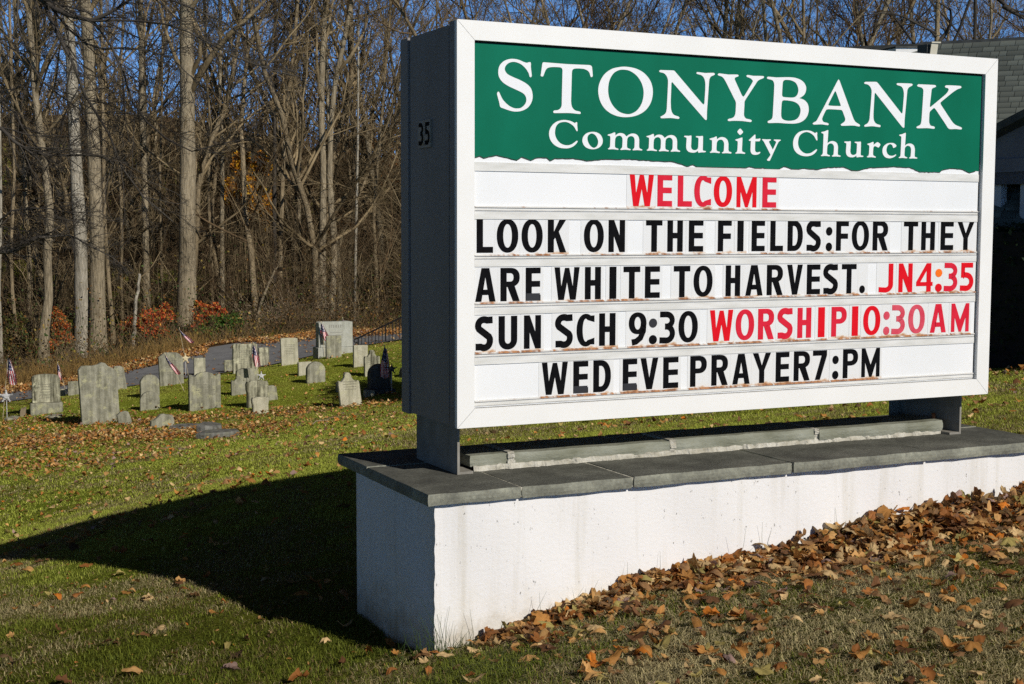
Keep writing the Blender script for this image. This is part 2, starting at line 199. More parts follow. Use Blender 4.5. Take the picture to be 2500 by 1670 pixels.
def stucco():
    m, nt, p, co = base_mat('white_stucco', 0.85, 0.2)
    big = noise(nt, mapping(nt, co, (1, 1, 0.5)), 1.6, 4)
    sp = noise(nt, mapping(nt, co, (1, 1, 0.6)), 55, 3, 0.6)
    c = ramp(nt, big, [(0.3, (0.735, 0.73, 0.715)), (0.6, (0.79, 0.785, 0.775))])
    d = ramp(nt, sp, [(0.26, (0.30, 0.29, 0.27)), (0.33, (1, 1, 1))])
    c2 = mix(nt, 1.0, c, d, 'MULTIPLY')
    # soil splashed on the foot of the wall, drips under the coping
    se = nt.nodes.new('ShaderNodeSeparateXYZ'); nt.links.new(co, se.inputs[0])
    dr = noise(nt, mapping(nt, co, (9, 9, .5)), 1.0, 4, .6)
    c2 = mix(nt, 1.0, c2, ramp(nt, dr, [(0.30, (0.86, 0.84, 0.79)), (0.48, (1, 1, 1))]), 'MULTIPLY')
    sp2 = nt.nodes.new('ShaderNodeMath'); sp2.operation = 'MULTIPLY_ADD'; nt.links.new(noise(nt, co, 9, 5, .7), sp2.inputs[0]); sp2.inputs[1].default_value = 0.5; nt.links.new(se.outputs['Z'], sp2.inputs[2])
    c2 = mix(nt, 1.0, c2, ramp(nt, sp2.outputs[0], [(0.22, (0.62, 0.56, 0.46)), (0.42, (0.97, 0.96, 0.93)), (0.55, (1, 1, 1))]), 'MULTIPLY')
    nt.links.new(c2, p.inputs['Base Color'])
    n1 = noise(nt, mapping(nt, co, (1, 1, 1.25)), 46, 5, 0.7)
    bump(nt, p, n1, 0.22, 0.012); return m
M['stucco'] = stucco()
def slate():
    m, nt, p, co = base_mat('bluestone', 0.75, 0.25)
    oi = nt.nodes.new('ShaderNodeObjectInfo')
    a = noise(nt, co, 4, 6, 0.65); b = noise(nt, co, 60, 3, 0.7)
    c = ramp(nt, a, [(0.28, (0.055, 0.056, 0.052)), (0.5, (0.105, 0.108, 0.098)), (0.72, (0.17, 0.175, 0.158))])
    d = ramp(nt, b, [(0.3, (0.72, 0.72, 0.72)), (0.7, (1.15, 1.15, 1.12))])
    c = mix(nt, 1.0, c, d, 'MULTIPLY')
    # the walked-on tops have weathered dark, the cut edges stay pale
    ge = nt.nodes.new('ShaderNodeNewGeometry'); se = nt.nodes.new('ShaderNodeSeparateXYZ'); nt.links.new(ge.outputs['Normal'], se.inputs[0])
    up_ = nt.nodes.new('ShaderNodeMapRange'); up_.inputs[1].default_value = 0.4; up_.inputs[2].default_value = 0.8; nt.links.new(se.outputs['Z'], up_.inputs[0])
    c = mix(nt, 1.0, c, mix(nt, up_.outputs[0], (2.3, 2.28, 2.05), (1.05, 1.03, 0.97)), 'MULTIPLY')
    nt.links.new(c, p.inputs['Base Color']); bump(nt, p, noise(nt, co, 45, 6, 0.7), 0.5, 0.01); return m
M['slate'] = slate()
M['ledge'] = mat('ledge_stone', (0.16, 0.165, 0.115), (0.31, 0.32, 0.26), 5, 0.8, 0.2, 0.5, 50, (1, 1, 2), 0.3, 0.7)
M['mortar'] = mat('mortar', (0.34, 0.32, 0.25), (0.60, 0.58, 0.50), 18, 0.95, 0.1, 0.9, 40, lo=0.3, hi=0.7, bdist=0.02)

def gravestone(name, dark, light, lichen, streak):
    m, nt, p, co = base_mat(name, 0.9, 0.15)
    oi = nt.nodes.new('ShaderNodeObjectInfo')
    va = nt.nodes.new('ShaderNodeVectorMath'); va.operation = 'ADD'; nt.links.new(co, va.inputs[0])
    cx = nt.nodes.new('ShaderNodeCombineXYZ'); mu = nt.nodes.new('ShaderNodeMath'); mu.operation = 'MULTIPLY'; mu.inputs[1].default_value = 40
    nt.links.new(oi.outputs['Random'], mu.inputs[0]); nt.links.new(mu.outputs[0], cx.inputs[0]); nt.links.new(mu.outputs[0], cx.inputs[1]); nt.links.new(cx.outputs[0], va.inputs[1])
    v = va.outputs[0]
    st = noise(nt, mapping(nt, v, (14, 14, 1.2)), 1.0, 5, 0.6)
    bl = noise(nt, v, 7, 5, 0.65); fi = noise(nt, v, 70, 3, 0.7)
    c = ramp(nt, bl, [(0.3, dark), (0.65, light)])
    s = ramp(nt, st, [(0.36, streak), (0.58, (1, 1, 1))]); c = mix(nt, 0.95, c, s, 'MULTIPLY')
    lm = ramp(nt, noise(nt, v, 5, 5, 0.7), [(0.54, (0, 0, 0)), (0.68, (1, 1, 1))])
    c = mix(nt, lm, c, lichen)
    f = ramp(nt, fi, [(0.3, (0.75, 0.75, 0.75)), (0.7, (1.2, 1.2, 1.2))]); c = mix(nt, 1.0, c, f, 'MULTIPLY')
    nt.links.new(c, p.inputs['Base Color']); bump(nt, p, fi, 0.5, 0.01); return m
M['grave_grey'] = gravestone('marble_weathered', (0.21, 0.205, 0.155), (0.37, 0.36, 0.28), (0.42, 0.41, 0.25), (0.55, 0.55, 0.52))
M['grave_streak'] = gravestone('marble_streaked', (0.27, 0.265, 0.19), (0.50, 0.48, 0.35), (0.55, 0.54, 0.38), (0.12, 0.12, 0.10))
M['grave_light'] = gravestone('marble_pale', (0.38, 0.365, 0.27), (0.53, 0.505, 0.39), (0.46, 0.45, 0.30), (0.7, 0.7, 0.66))
M['grave_shaded'] = gravestone('stone_shaded', (0.06, 0.06, 0.06), (0.13, 0.13, 0.12), (0.14, 0.14, 0.11), (0.6, 0.6, 0.6))  # shade on the stones beside the sign is put into this dark colour
M['granite'] = gravestone('granite_pale', (0.36, 0.37, 0.32), (0.45, 0.46, 0.41), (0.42, 0.42, 0.36), (0.85, 0.85, 0.83))
M['slab_grey'] = gravestone('slab_grey', (0.12, 0.12, 0.11), (0.24, 0.24, 0.22), (0.2, 0.2, 0.14), (0.5, 0.5, 0.48))
M['engraving'] = mat('engraving', (0.25, 0.25, 0.22), None, rough=0.9)

def bark(name, dark, light, tint=0.0):
    m, nt, p, co = base_mat(name, 0.95, 0.1)
    a = noise(nt, mapping(nt, co, (22, 22, 3.2)), 1.0, 6, 0.7); b = noise(nt, mapping(nt, co, (1, 1, 0.5)), 0.9, 3)
    c = ramp(nt, a, [(0.34, dark), (0.62, light)])
    s = ramp(nt, b, [(0.35, (0.72, 0.70, 0.66)), (0.65, (1.15, 1.13, 1.1))]); c = mix(nt, 1.0, c, s, 'MULTIPLY')
    nt.links.new(c, p.inputs['Base Color']); bump(nt, p, a, 1.0, 0.06); return m
M['bark_pale'] = bark('bark_pale_grey', (0.20, 0.185, 0.145), (0.50, 0.465, 0.385))
M['bark_tan'] = bark('bark_tan', (0.15, 0.125, 0.085), (0.40, 0.34, 0.235))
M['bark_brown'] = bark('bark_brown', (0.125, 0.100, 0.064), (0.36, 0.29, 0.185))
M['bark_dark'] = bark('bark_dark', (0.03, 0.026, 0.022), (0.09, 0.08, 0.068))
M['twig'] = mat('twig_grey_brown', (0.085, 0.064, 0.034), (0.32, 0.245, 0.14), 0.8, 0.9, 0.1)
M['twig_dark'] = mat('twig_dark', (0.035, 0.030, 0.026), (0.085, 0.075, 0.062), 0.8, 0.9, 0.1)
M['twig_far'] = mat('twig_far', (0.062, 0.043, 0.024), (0.165, 0.114, 0.064), 0.3, 0.95, 0.05)
M['tinted_leaf'] = attr_mat('leaf_tinted', 0.65, 0.2, 0.25)
M['tinted_blade'] = attr_mat('grass_blade', 0.6, 0.25, 0.25)
M['tinted'] = attr_mat('tinted_surface', 0.85, 0.15)
M['stick'] = mat('dead_wood', (0.22, 0.17, 0.11), (0.36, 0.29, 0.2), 4, 0.9, 0.1)
M['fl_white'] = mat('flag_white', (0.78, 0.74, 0.74), None, rough=0.8)
M['fl_red'] = mat('flag_red', (0.50, 0.02, 0.04), None, rough=0.8)
M['fl_blue'] = mat('flag_blue', (0.03, 0.035, 0.10), None, rough=0.8)
M['pole'] = mat('flag_stick', (0.45, 0.38, 0.24), None, rough=0.6)
M['star_grey'] = mat('star_zinc', (0.42, 0.43, 0.44), (0.6, 0.6, 0.6), 30, 0.5, 0.4)
M['star_gold'] = mat('star_brass', (0.55, 0.46, 0.26), (0.72, 0.62, 0.40), 30, 0.5, 0.4)
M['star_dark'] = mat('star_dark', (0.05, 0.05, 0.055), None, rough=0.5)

def soil_material():
    m, nt, p, co = base_mat('lawn_soil', 0.95, 0.05)
    a = noise(nt, co, 0.35, 5, 0.6); b = noise(nt, co, 7, 5, 0.7); d = noise(nt, co, 45, 4, 0.7)
    c = ramp(nt, a, [(0.35, (0.115, 0.150, 0.014)), (0.52, (0.180, 0.200, 0.024)), (0.68, (0.19, 0.165, 0.045))])
    s = ramp(nt, b, [(0.3, (0.6, 0.6, 0.55)), (0.7, (1.2, 1.2, 1.15))]); c = mix(nt, 1.0, c, s, 'MULTIPLY')
    f = ramp(nt, d, [(0.3, (0.45, 0.45, 0.45)), (0.7, (1.3, 1.3, 1.3))]); c = mix(nt, 1.0, c, f, 'MULTIPLY')
    at_ = nt.nodes.new('ShaderNodeAttribute'); at_.attribute_name = 'tint'; c = mix(nt, 1.0, c, at_.outputs['Color'], 'MULTIPLY')
    nt.links.new(c, p.inputs['Base Color']); bump(nt, p, d, 0.8, 0.03); return m
M['soil'] = soil_material()
M['forest_floor'] = mat('forest_floor', (0.035, 0.025, 0.015), (0.095, 0.058, 0.028), 1.5, 0.95, 0.05, 0.6, 20)
M['asphalt'] = mat('asphalt', (0.16, 0.163, 0.172), (0.205, 0.208, 0.216), 3, 0.85, 0.2, 0.4, 120)

# ------------------------------------------------------------------ mesh builders
def npmesh(name, V, quads=None, tris=None, mats=(), tint=None, smooth=False, midx=None):
    me = bpy.data.meshes.new(name)
    V = np.asarray(V, np.float32)
    nq = 0 if quads is None else len(quads); nt_ = 0 if tris is None else len(tris)
    loops = []
    if nq: loops.append(np.asarray(quads, np.int32).ravel())
    if nt_: loops.append(np.asarray(tris, np.int32).ravel())
    loops = np.concatenate(loops)
    me.vertices.add(len(V)); me.vertices.foreach_set('co', V.ravel())
    me.loops.add(len(loops)); me.loops.foreach_set('vertex_index', loops)
    me.polygons.add(nq+nt_)
    st = np.concatenate([np.arange(nq)*4, nq*4 + np.arange(nt_)*3]).astype(np.int32)
    me.polygons.foreach_set('loop_start', st)
    for m in mats: me.materials.append(m)
    if midx is not None: me.polygons.foreach_set('material_index', np.asarray(midx, np.int32))
    if smooth: me.polygons.foreach_set('use_smooth', np.ones(nq+nt_, bool))
    me.update(calc_edges=True)
    if tint is not None:
        a = me.attributes.new('tint', 'FLOAT_COLOR', 'POINT')
        t = np.ones((len(V), 4), np.float32); t[:, :3] = tint; a.data.foreach_set('color', t.ravel())
    return me

class MB:
    """collects boxes, prisms and tubes in local metres; build() links them as ONE mesh object"""
    def __init__(s, off=(0, 0, 0)):
        s.v = []; s.f = []; s.m = []; s.off = np.array(off, float); s.cur = 0
    def add(s, V, Fs, m=None):
        b = len(s.v); s.v += [tuple(np.asarray(p, float)+s.off) for p in V]
        s.f += [tuple(b+i for i in f) for f in Fs]; s.m += [s.cur if m is None else m]*len(Fs); return s
    def box(s, x0, x1, y0, y1, z0, z1, m=None, bev=0.0):
        if bev:
            b = bev; V = []
            for z, i in ((z0, b), (z0+b, 0), (z1-b, 0), (z1, b)):
                V += [(x0+i, y0+i, z), (x1-i, y0+i, z), (x1-i, y1-i, z), (x0+i, y1-i, z)]
            Fs = [(3, 2, 1, 0), (12, 13, 14, 15)]
            for k in range(3):
                for i in range(4): j = (i+1) % 4; Fs.append((k*4+i, k*4+j, k*4+4+j, k*4+4+i))
            return s.add(V, Fs, m)
        V = [(x0, y0, z0), (x1, y0, z0), (x1, y1, z0), (x0, y1, z0), (x0, y0, z1), (x1, y0, z1), (x1, y1, z1), (x0, y1, z1)]
        return s.add(V, [(3, 2, 1, 0), (4, 5, 6, 7), (0, 1, 5, 4), (1, 2, 6, 5), (2, 3, 7, 6), (3, 0, 4, 7)], m)
    def prism(s, pts, y0, y1, m=None):
        """outline in x,z extruded along y (y0 is the front)"""
        n = len(pts); tri = tessellate_polygon([[Vector((x, z, 0)) for x, z in pts]])
        V = [(x, y0, z) for x, z in pts] + [(x, y1, z) for x, z in pts]
        area = sum(pts[i][0]*pts[(i+1) % n][1]-pts[(i+1) % n][0]*pts[i][1] for i in range(n))
        Fs = []
        for a, b, c in tri:
            ar = (pts[b][0]-pts[a][0])*(pts[c][1]-pts[a][1])-(pts[c][0]-pts[a][0])*(pts[b][1]-pts[a][1])
            if ar < 0: a, b, c = a, c, b
            Fs += [(a, b, c), (n+a, n+c, n+b)]
        for i in range(n):
            j = (i+1) % n
            Fs.append((i, n+i, n+j, j) if area > 0 else (i, j, n+j, n+i))
        return s.add(V, Fs, m)
    def tube(s, P, r, sides=8, m=None, cap=True):
        P = np.asarray(P, float); K = len(P); r = np.broadcast_to(np.asarray(r, float), (K,))
        V, Fq = tubes(P[None], np.array(r)[None], sides)
        Fs = [tuple(q) for q in Fq]
        if cap: Fs += [tuple(range(sides))[::-1], tuple((K-1)*sides+i for i in range(sides))]
        return s.add(V, Fs, m)
    def build(s, name, mats, parent=None, smooth=False):
        me = bpy.data.meshes.new(name); me.from_pydata(s.v, [], s.f)
        for m in (mats if isinstance(mats, (list, tuple)) else [mats]): me.materials.append(m)
        me.polygons.foreach_set('material_index', s.m)
        if smooth: me.polygons.foreach_set('use_smooth', [True]*len(s.f))
        me.update(); return link(name, me, parent)

def tubes(P, Rr, sides=3):
    """N polylines of K points -> ring vertices and quads"""
    N, K, _ = P.shape
    T = np.empty_like(P); T[:, 1:-1] = P[:, 2:]-P[:, :-2]; T[:, 0] = P[:, 1]-P[:, 0]; T[:, -1] = P[:, -1]-P[:, -2]
    T /= np.linalg.norm(T, axis=2, keepdims=True)+1e-9
    mean = P[:, -1]-P[:, 0]; ref = np.where((np.abs(mean[:, 2]) > 0.8*np.linalg.norm(mean, axis=1))[:, None], np.array([1., 0.13, 0]), np.array([0.05, 0.1, 1.]))
    U = np.cross(T, ref[:, None, :]); U /= np.linalg.norm(U, axis=2, keepdims=True)+1e-9
    W = np.cross(T, U)
    a = np.arange(sides)*2*np.pi/sides
    V = P[:, :, None, :] + Rr[:, :, None, None]*(np.cos(a)[None, None, :, None]*U[:, :, None, :] + np.sin(a)[None, None, :, None]*W[:, :, None, :])
    i = np.arange(sides); j = (i+1) % sides
    base = (np.arange(N)*K*sides)[:, None, None] + (np.arange(K-1)*sides)[None, :, None]
    q = np.stack([base+i, base+j, base+j+sides, base+i+sides], axis=-1).reshape(-1, 4)
    return V.reshape(-1, 3), q
def join(parts):
    Vs, Qs, n = [], [], 0
    for V, Q in parts:
        Vs.append(V); Qs.append(Q+n); n += len(V)
    return np.concatenate(Vs), np.concatenate(Qs)

# ------------------------------------------------------------------ the lie of the land
CP = np.array(CTRL, float)
def tps_fit(P, lam=0.15):
    n = len(P); d = np.linalg.norm(P[:, None, :2]-P[None, :, :2], axis=2)
    K = np.where(d > 0, d*d*np.log(d+1e-12), 0) + lam*np.eye(n)
    A = np.zeros((n+3, n+3)); A[:n, :n] = K; A[:n, n] = 1; A[:n, n+1:] = P[:, :2]; A[n:, :n] = A[:n, n:].T
    b = np.zeros(n+3); b[:n] = P[:, 2]; return np.linalg.solve(A, b)
TW = tps_fit(CP)
def sstep(a, b, x):
    t = np.clip((x-a)/(b-a), 0, 1); return t*t*(3-2*t)
def ground(x, y):
    x = np.asarray(x, float); y = np.asarray(y, float)
    xc = np.clip(x, -16, 11); yc = np.clip(y, 3.5, 54)
    out = np.full(xc.shape, TW[-3]) + TW[-2]*xc + TW[-1]*yc
    for k, (px, py, _) in enumerate(CP):
        d2 = (xc-px)**2+(yc-py)**2; out = out + TW[k]*0.5*d2*np.log(d2+1e-12)
    return out + 5.5*sstep(58, 125, y) + 14*sstep(110, 330, y) + 9*sstep(30, 75, -x)*sstep(-30, 10, y)  # last term: unseen rise on the left, added to block low sky
def gz(x, y): return float(ground(np.array([x]), np.array([y]))[0])
def hit(u, v):
    """where the sight line through a pixel meets the ground"""
    r = ray(u, v); t = 3.0; last = t
    while t < 200:
        p = r*t + np.array([0, 0, EYE])
        if p[2] <= gz(p[0], p[1]): break
        last = t; t *= 1.02
    a, b = last, t
    for _ in range(25):
        m = (a+b)/2; p = r*m + np.array([0, 0, EYE])
        if p[2] <= gz(p[0], p[1]): b = m
        else: a = m
    p = r*b + np.array([0, 0, EYE]); return np.array([p[0], p[1], gz(p[0], p[1])])

# ------------------------------------------------------------------ ground, road
def axis_pts(a, b, fine0, fine1, step):
    out = list(np.arange(fine0, fine1+1e-6, step)); s = step; x = fine0
    lo = []
    while x > a: s *= 1.25; x -= s; lo.append(x)
    s = step; x = fine1; hi = []
    while x < b: s *= 1.25; x += s; hi.append(x)
    return np.array(lo[::-1] + out + hi)
def sheet(xs, ys, lift=0.0, rough=0.0):
    X, Y = np.meshgrid(xs, ys); Z = ground(X.ravel(), Y.ravel()) + lift
    if rough: Z = Z + rough*rng.standard_normal(len(Z))
    V = np.stack([X.ravel(), Y.ravel(), Z], 1); nx, ny = len(xs), len(ys)
    i = np.arange(nx-1)[None, :] + (np.arange(ny-1)*nx)[:, None]
    q = np.stack([i, i+1, i+1+nx, i+nx], -1).reshape(-1, 4); return V, q
V, q = sheet(axis_pts(-600, 600, -16, 14, 0.2), axis_pts(-40, 700, 3, 34, 0.2), 0, 0.008)
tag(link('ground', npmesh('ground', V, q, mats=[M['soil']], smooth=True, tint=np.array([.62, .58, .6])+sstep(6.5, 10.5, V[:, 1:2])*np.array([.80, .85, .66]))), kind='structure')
# road behind the graves: near edge and far edge measured on the ground
near = [(-60, 26.5), (-30, 29.5), (-11.84, 32.2), (-9.42, 34.1), (-7.86, 36), (-6.25, 37.2), (-5.4, 38), (-3.04, 38.4), (2, 39), (10, 39.5), (40, 41)]
far = [(-60, 33), (-30, 35.5), (-12.41, 38.0), (-10.91, 40.2), (-8.64, 42.6), (-6.22, 43.8), (-3.52, 44), (2, 44.5), (10, 45), (40, 46.5)]
xs = np.arange(-60, 40, 0.5)
yn = np.interp(xs, *np.array(near).T); yf = np.interp(xs, *np.array(far).T)
rows = 12; X = np.repeat(xs[None], rows, 0); t = np.linspace(0, 1, rows)[:, None]; Y = yn*(1-t)+yf*t
V = np.stack([X.ravel(), Y.ravel(), ground(X.ravel(), Y.ravel())+0.03], 1); nx = len(xs)
i = np.arange(nx-1)[None, :] + (np.arange(rows-1)*nx)[:, None]
tag(link('road', npmesh('road', V, np.stack([i, i+1, i+1+nx, i+nx], -1).reshape(-1, 4), mats=[M['asphalt']], smooth=True)), kind='structure')
def on_road(x, y): return (y > np.interp(x, *np.array(near).T)-0.1) & (y < np.interp(x, *np.array(far).T))
# leaf-covered floor of the wood, from the far edge of the road on
xs2 = np.arange(-300, 301, 3.0); yf2 = np.interp(xs2, *np.array(far).T); rows = 70
t = (np.linspace(0, 1, rows)[:, None])**2.2; Y = yf2[None]-0.15 + t*420; X = np.repeat(xs2[None], rows, 0)
V = np.stack([X.ravel(), Y.ravel(), ground(X.ravel(), Y.ravel())+0.02], 1); nx = len(xs2)
i = np.arange(nx-1)[None, :] + (np.arange(rows-1)*nx)[:, None]
tag(link('forest_floor', npmesh('forest_floor', V, np.stack([i, i+1, i+1+nx, i+nx], -1).reshape(-1, 4), mats=[M['forest_floor']], smooth=True)), kind='structure')

# ------------------------------------------------------------------ the sign (local x along its face, y into it, z up from its lower edge)
SO = np.array([-.2476, 6.2657, -.9079+EYE]); SW, SDEP, SH, FW = 3.2039, .6866, 1.83, .086
CAPZ = -.238
def s2w(l, d, h): return SO + l*AX + d*DP + h*UP
BASEZ = SO[2]+CAPZ
root = empty('church_sign', s2w(0, 0, CAPZ), YAW)
tag(root, 'large white framed church sign with green heading and rows of black and red letters', 'sign')
OFF = (0, 0, -CAPZ)
m = MB(OFF)
m.box(.006, SW-.006, .105, .575, .004, SH-.012)
m.build('cabinet', M['side_shaded_white'], root)
m = MB(OFF); m.box(0, SW, .592, SDEP, -.004, SH-.01, bev=.003); m.build('rear_frame', M['side_shaded_white'], root)
m = MB(OFF); m.box(.022, SW-.022, .086, .104, .02, SH-.03); m.box(.022, SW-.022, .576, .591, .02, SH-.03); m.build('seam', M['groove'], root)
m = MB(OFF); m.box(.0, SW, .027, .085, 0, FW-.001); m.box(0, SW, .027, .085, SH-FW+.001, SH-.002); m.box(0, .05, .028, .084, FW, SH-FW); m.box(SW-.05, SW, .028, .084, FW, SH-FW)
m.build('frame_side', M['side_shaded_white'], root)
# mitred face rails
def rail(o, i):
    mm = MB(OFF); mm.prism([o[0], o[1], i[1], i[0]], 0.0, .026); return mm
e = .0008
c = [(0, 0), (SW, 0), (SW, SH), (0, SH)]; n = [(FW, FW), (SW-FW, FW), (SW-FW, SH-FW), (FW, SH-FW)]
for k in range(4):
    a, b = c[k], c[(k+1) % 4]; a2, b2 = n[k], n[(k+1) % 4]
    d = np.sign(np.array(b)-np.array(a))*e*1.5
    rail([tuple(np.array(a)+d), tuple(np.array(b)-d)], [tuple(np.array(a2)+d), tuple(np.array(b2)-d)]).build('frame_rail', M['white_paint'], root)
m = MB(OFF); m.box(.05, SW-.05, .0265, .0268, .05, SH-.05); m.build('gap_backing', M['groove'], root)
# letter board
m = MB(OFF); m.box(FW+.003, SW-FW-.011, .021, .026, FW+.003, 1.262); board = m.build('letter_board', M['board'], root)
# green heading with its torn lower edge
top = SH-FW-.0085; edge = [(x, z) for x, z in TORN if FW+.004 < x < SW-FW-.011]
rough_edge = []
for (x0, z0), (x1, z1) in zip(edge[:-1], edge[1:]):
    nseg = max(1, int((x1-x0)/.012))
    for k in range(nseg):
        t = k/nseg; rough_edge.append((x0+(x1-x0)*t, z0+(z1-z0)*t+(R.uniform(-.0012, .0012) if k else 0)))
rough_edge.append(edge[-1])
outline = [(FW+.004, rough_edge[0][1])] + rough_edge + [(SW-FW-.011, rough_edge[-1][1]), (SW-FW-.011, top), (FW+.004, top)]
m = MB(OFF); m.prism(outline, .0185, .0205); panel = m.build('green_panel', M['green'], root)
m = MB(OFF); m.prism([(x, z-.004-R.uniform(0, .0015)) for x, z in rough_edge] + [(x, z+.004) for x, z in rough_edge[::-1]], .0190, .0206); m.build('torn_edge', M['green_edge'], panel)

def loop_pts(s, dens=5):
    P = []; cn = []
    for tok in s.split():
        k = tok.endswith('c'); a, b = tok.rstrip('c').split(','); P.append((int(a)/1e4, int(b)/1e4)); cn.append(k)
    n = len(P); out = []
    for i in range(n):
        p0, p1, p2, p3 = (np.array(P[(i+k) % n]) for k in (-1, 0, 1, 2))
        if cn[i] and cn[(i+1) % n]: out.append(tuple(p1)); continue
        t1 = (p2-p0)/2 if not cn[i] else (p2-p1)*.6
        t2 = (p3-p1)/2 if not cn[(i+1) % n] else (p2-p1)*.6
        L = np.linalg.norm(p2-p1)
        for t_ in (t1, t2):
            l = np.linalg.norm(t_)
            if l > 1.1*L: t_ *= 1.1*L/l
        for k in range(dens):
            t = k/dens; h1 = 2*t**3-3*t*t+1; h2 = t**3-2*t*t+t; h3 = -2*t**3+3*t*t; h4 = t**3-t*t
            out.append(tuple(h1*p1+h2*t1+h3*p2+h4*t2))
    return out
def flat(mb, loops, y, dx=0, dz=0):
    pts = [p for l in loops for p in l]
    tri = tessellate_polygon([[Vector((x, z, 0)) for x, z in l] for l in loops])
    Fs = []
    for a, b, c in tri:
        ar = (pts[b][0]-pts[a][0])*(pts[c][1]-pts[a][1])-(pts[c][0]-pts[a][0])*(pts[b][1]-pts[a][1])
        Fs.append((a, b, c) if ar > 0 else (a, c, b))
    mb.add([(x+dx, y, z+dz) for x, z in pts], Fs)
def heading(keys):
    for key in keys:
        k, dx, dz = key if isinstance(key, tuple) else (key, 0, 0)
        mb = MB(OFF); flat(mb, [loop_pts(l) for l in SERIF[k]], .0172, dx, dz)
        mb.build('heading_letter' if k != 'idot' else 'letter_dot', M['letter_white'], panel)
heading(['S', 'T', 'O', 'N', 'Y', 'B', 'A', 'N2', 'K'])
heading(['c1', 'o', ('m', -.2133, .0007), 'm', 'u', 'n', 'i', 'idot', 't', 'y', 'c2', 'h', ('u', .9743, .0011), 'r', 'c', ('h', .51, .0022)])
# tracks that hold the letters
TR = [(1.165, 1.205), (.948, 1.012), (.732, .792), (.513, .573), (.285, .345), (.092, .126)]
for k, (z0, z1) in enumerate(TR):
    m = MB(OFF); x0, x1 = FW+.008, SW-FW-.012; h = z1-z0
    zm = z0+h*.55 if 0 < k < 5 else z0
    if k < 5: m.box(x0, x1, .0160, .0192, z0, zm if k else z1, 0)          # hood over the row below
    if k > 0:
        m.box(x0, x1, .0175, .0192, zm+.002, z1-.004, 0)                    # tray under the row above
        m.box(x0, x1, .0125, .0192, z1-.012, z1-.006, 1)                    # its lip
        m.box(x0, x1, .0160, .0175, zm+.004, zm+.0065, 1)
    m.build('letter_track', [M['track'], M['track_lip']], root)
# rust bled from the letter clips, and dirt caught on the lips: one thin crust along each lip
for r, (zb, zt, letters) in enumerate(ROWS):
    x0, x1 = FW+.010, SW-FW-.014; n = 420; xs_ = np.linspace(x0, x1, n); on = np.zeros(n)
    for ch, a_, b_ in letters: on[(xs_ > a_-.014) & (xs_ < b_+.014)] = 1
    nz = np.convolve(rng.uniform(0, 1, n+8), np.ones(5)/5, 'valid')[:n]; k = np.clip((nz-.46)*5+(.15, .2, .35, .7, 1.0)[r], 0, 1)*on + np.clip((nz-.66)*6, 0, .6)*(1-on)
    clean = np.array([.60, .59, .56]); rust = np.where((rng.uniform(0, 1, n) < .5)[:, None], np.array([.42, .20, .09]), np.array([.27, .13, .07])); rust = rust*(1 if r > 1 else .9)
    T = clean*(1-k[:, None])+rust*k[:, None]; hh = .0005+.0045*k*rng.uniform(.5, 1.1, n)*(1 if r > 1 else .7); z1 = TR[r+1][1]-.0062
    V = np.stack([np.stack([xs_, np.full(n, .0122), np.full(n, z1-.0050)+CAPZ*-1], 1), np.stack([xs_, np.full(n, .0122), z1+hh*.4-CAPZ], 1), np.stack([xs_, np.full(n, .0188), z1+hh-CAPZ], 1)], 1).reshape(-1, 3)
    i = np.arange(n-1)*3; q = np.concatenate([np.stack([i, i+3, i+4, i+1], 1), np.stack([i+1, i+4, i+5, i+2], 1)])
    link('rust_stain', npmesh('rust_stain', V, quads=q, mats=[M['tinted']], tint=np.repeat(T, 3, 0)), root)
# side number plate 35
pl = MB(OFF)
for d0, d1 in ((.302, .374), (.379, .451)): pl.box(-.004, .0055, d0, d1, 1.283, 1.412)
plate = pl.build('number_plate', M['plate'], root)

# ------------------------------------------------------------------ block letters: every glyph drawn in a box w wide and H high with stroke s
def arc(cx, cz, rx, rz, a0, a1, n=14, p=1.0):
    out = []
    for k in range(n+1):
        a = math.radians(a0+(a1-a0)*k/n); ca, sa = math.cos(a), math.sin(a)
        out.append((cx+rx*math.copysign(abs(ca)**p, ca), cz+rz*math.copysign(abs(sa)**p, sa)))
    return out
def strip(outer, inner):
    return [[outer[i], outer[i+1], inner[i+1], inner[i]] for i in range(len(outer)-1)]
def thick(pts, s):
    P = np.array(pts); T = np.gradient(P, axis=0); T /= np.linalg.norm(T, axis=1, keepdims=True); Nn = np.stack([-T[:, 1], T[:, 0]], 1)
    return strip([tuple(p) for p in P+Nn*s/2], [tuple(p) for p in P-Nn*s/2])
def rc(x0, z0, x1, z1): return [(x0, z0), (x1, z0), (x1, z1), (x0, z1)]
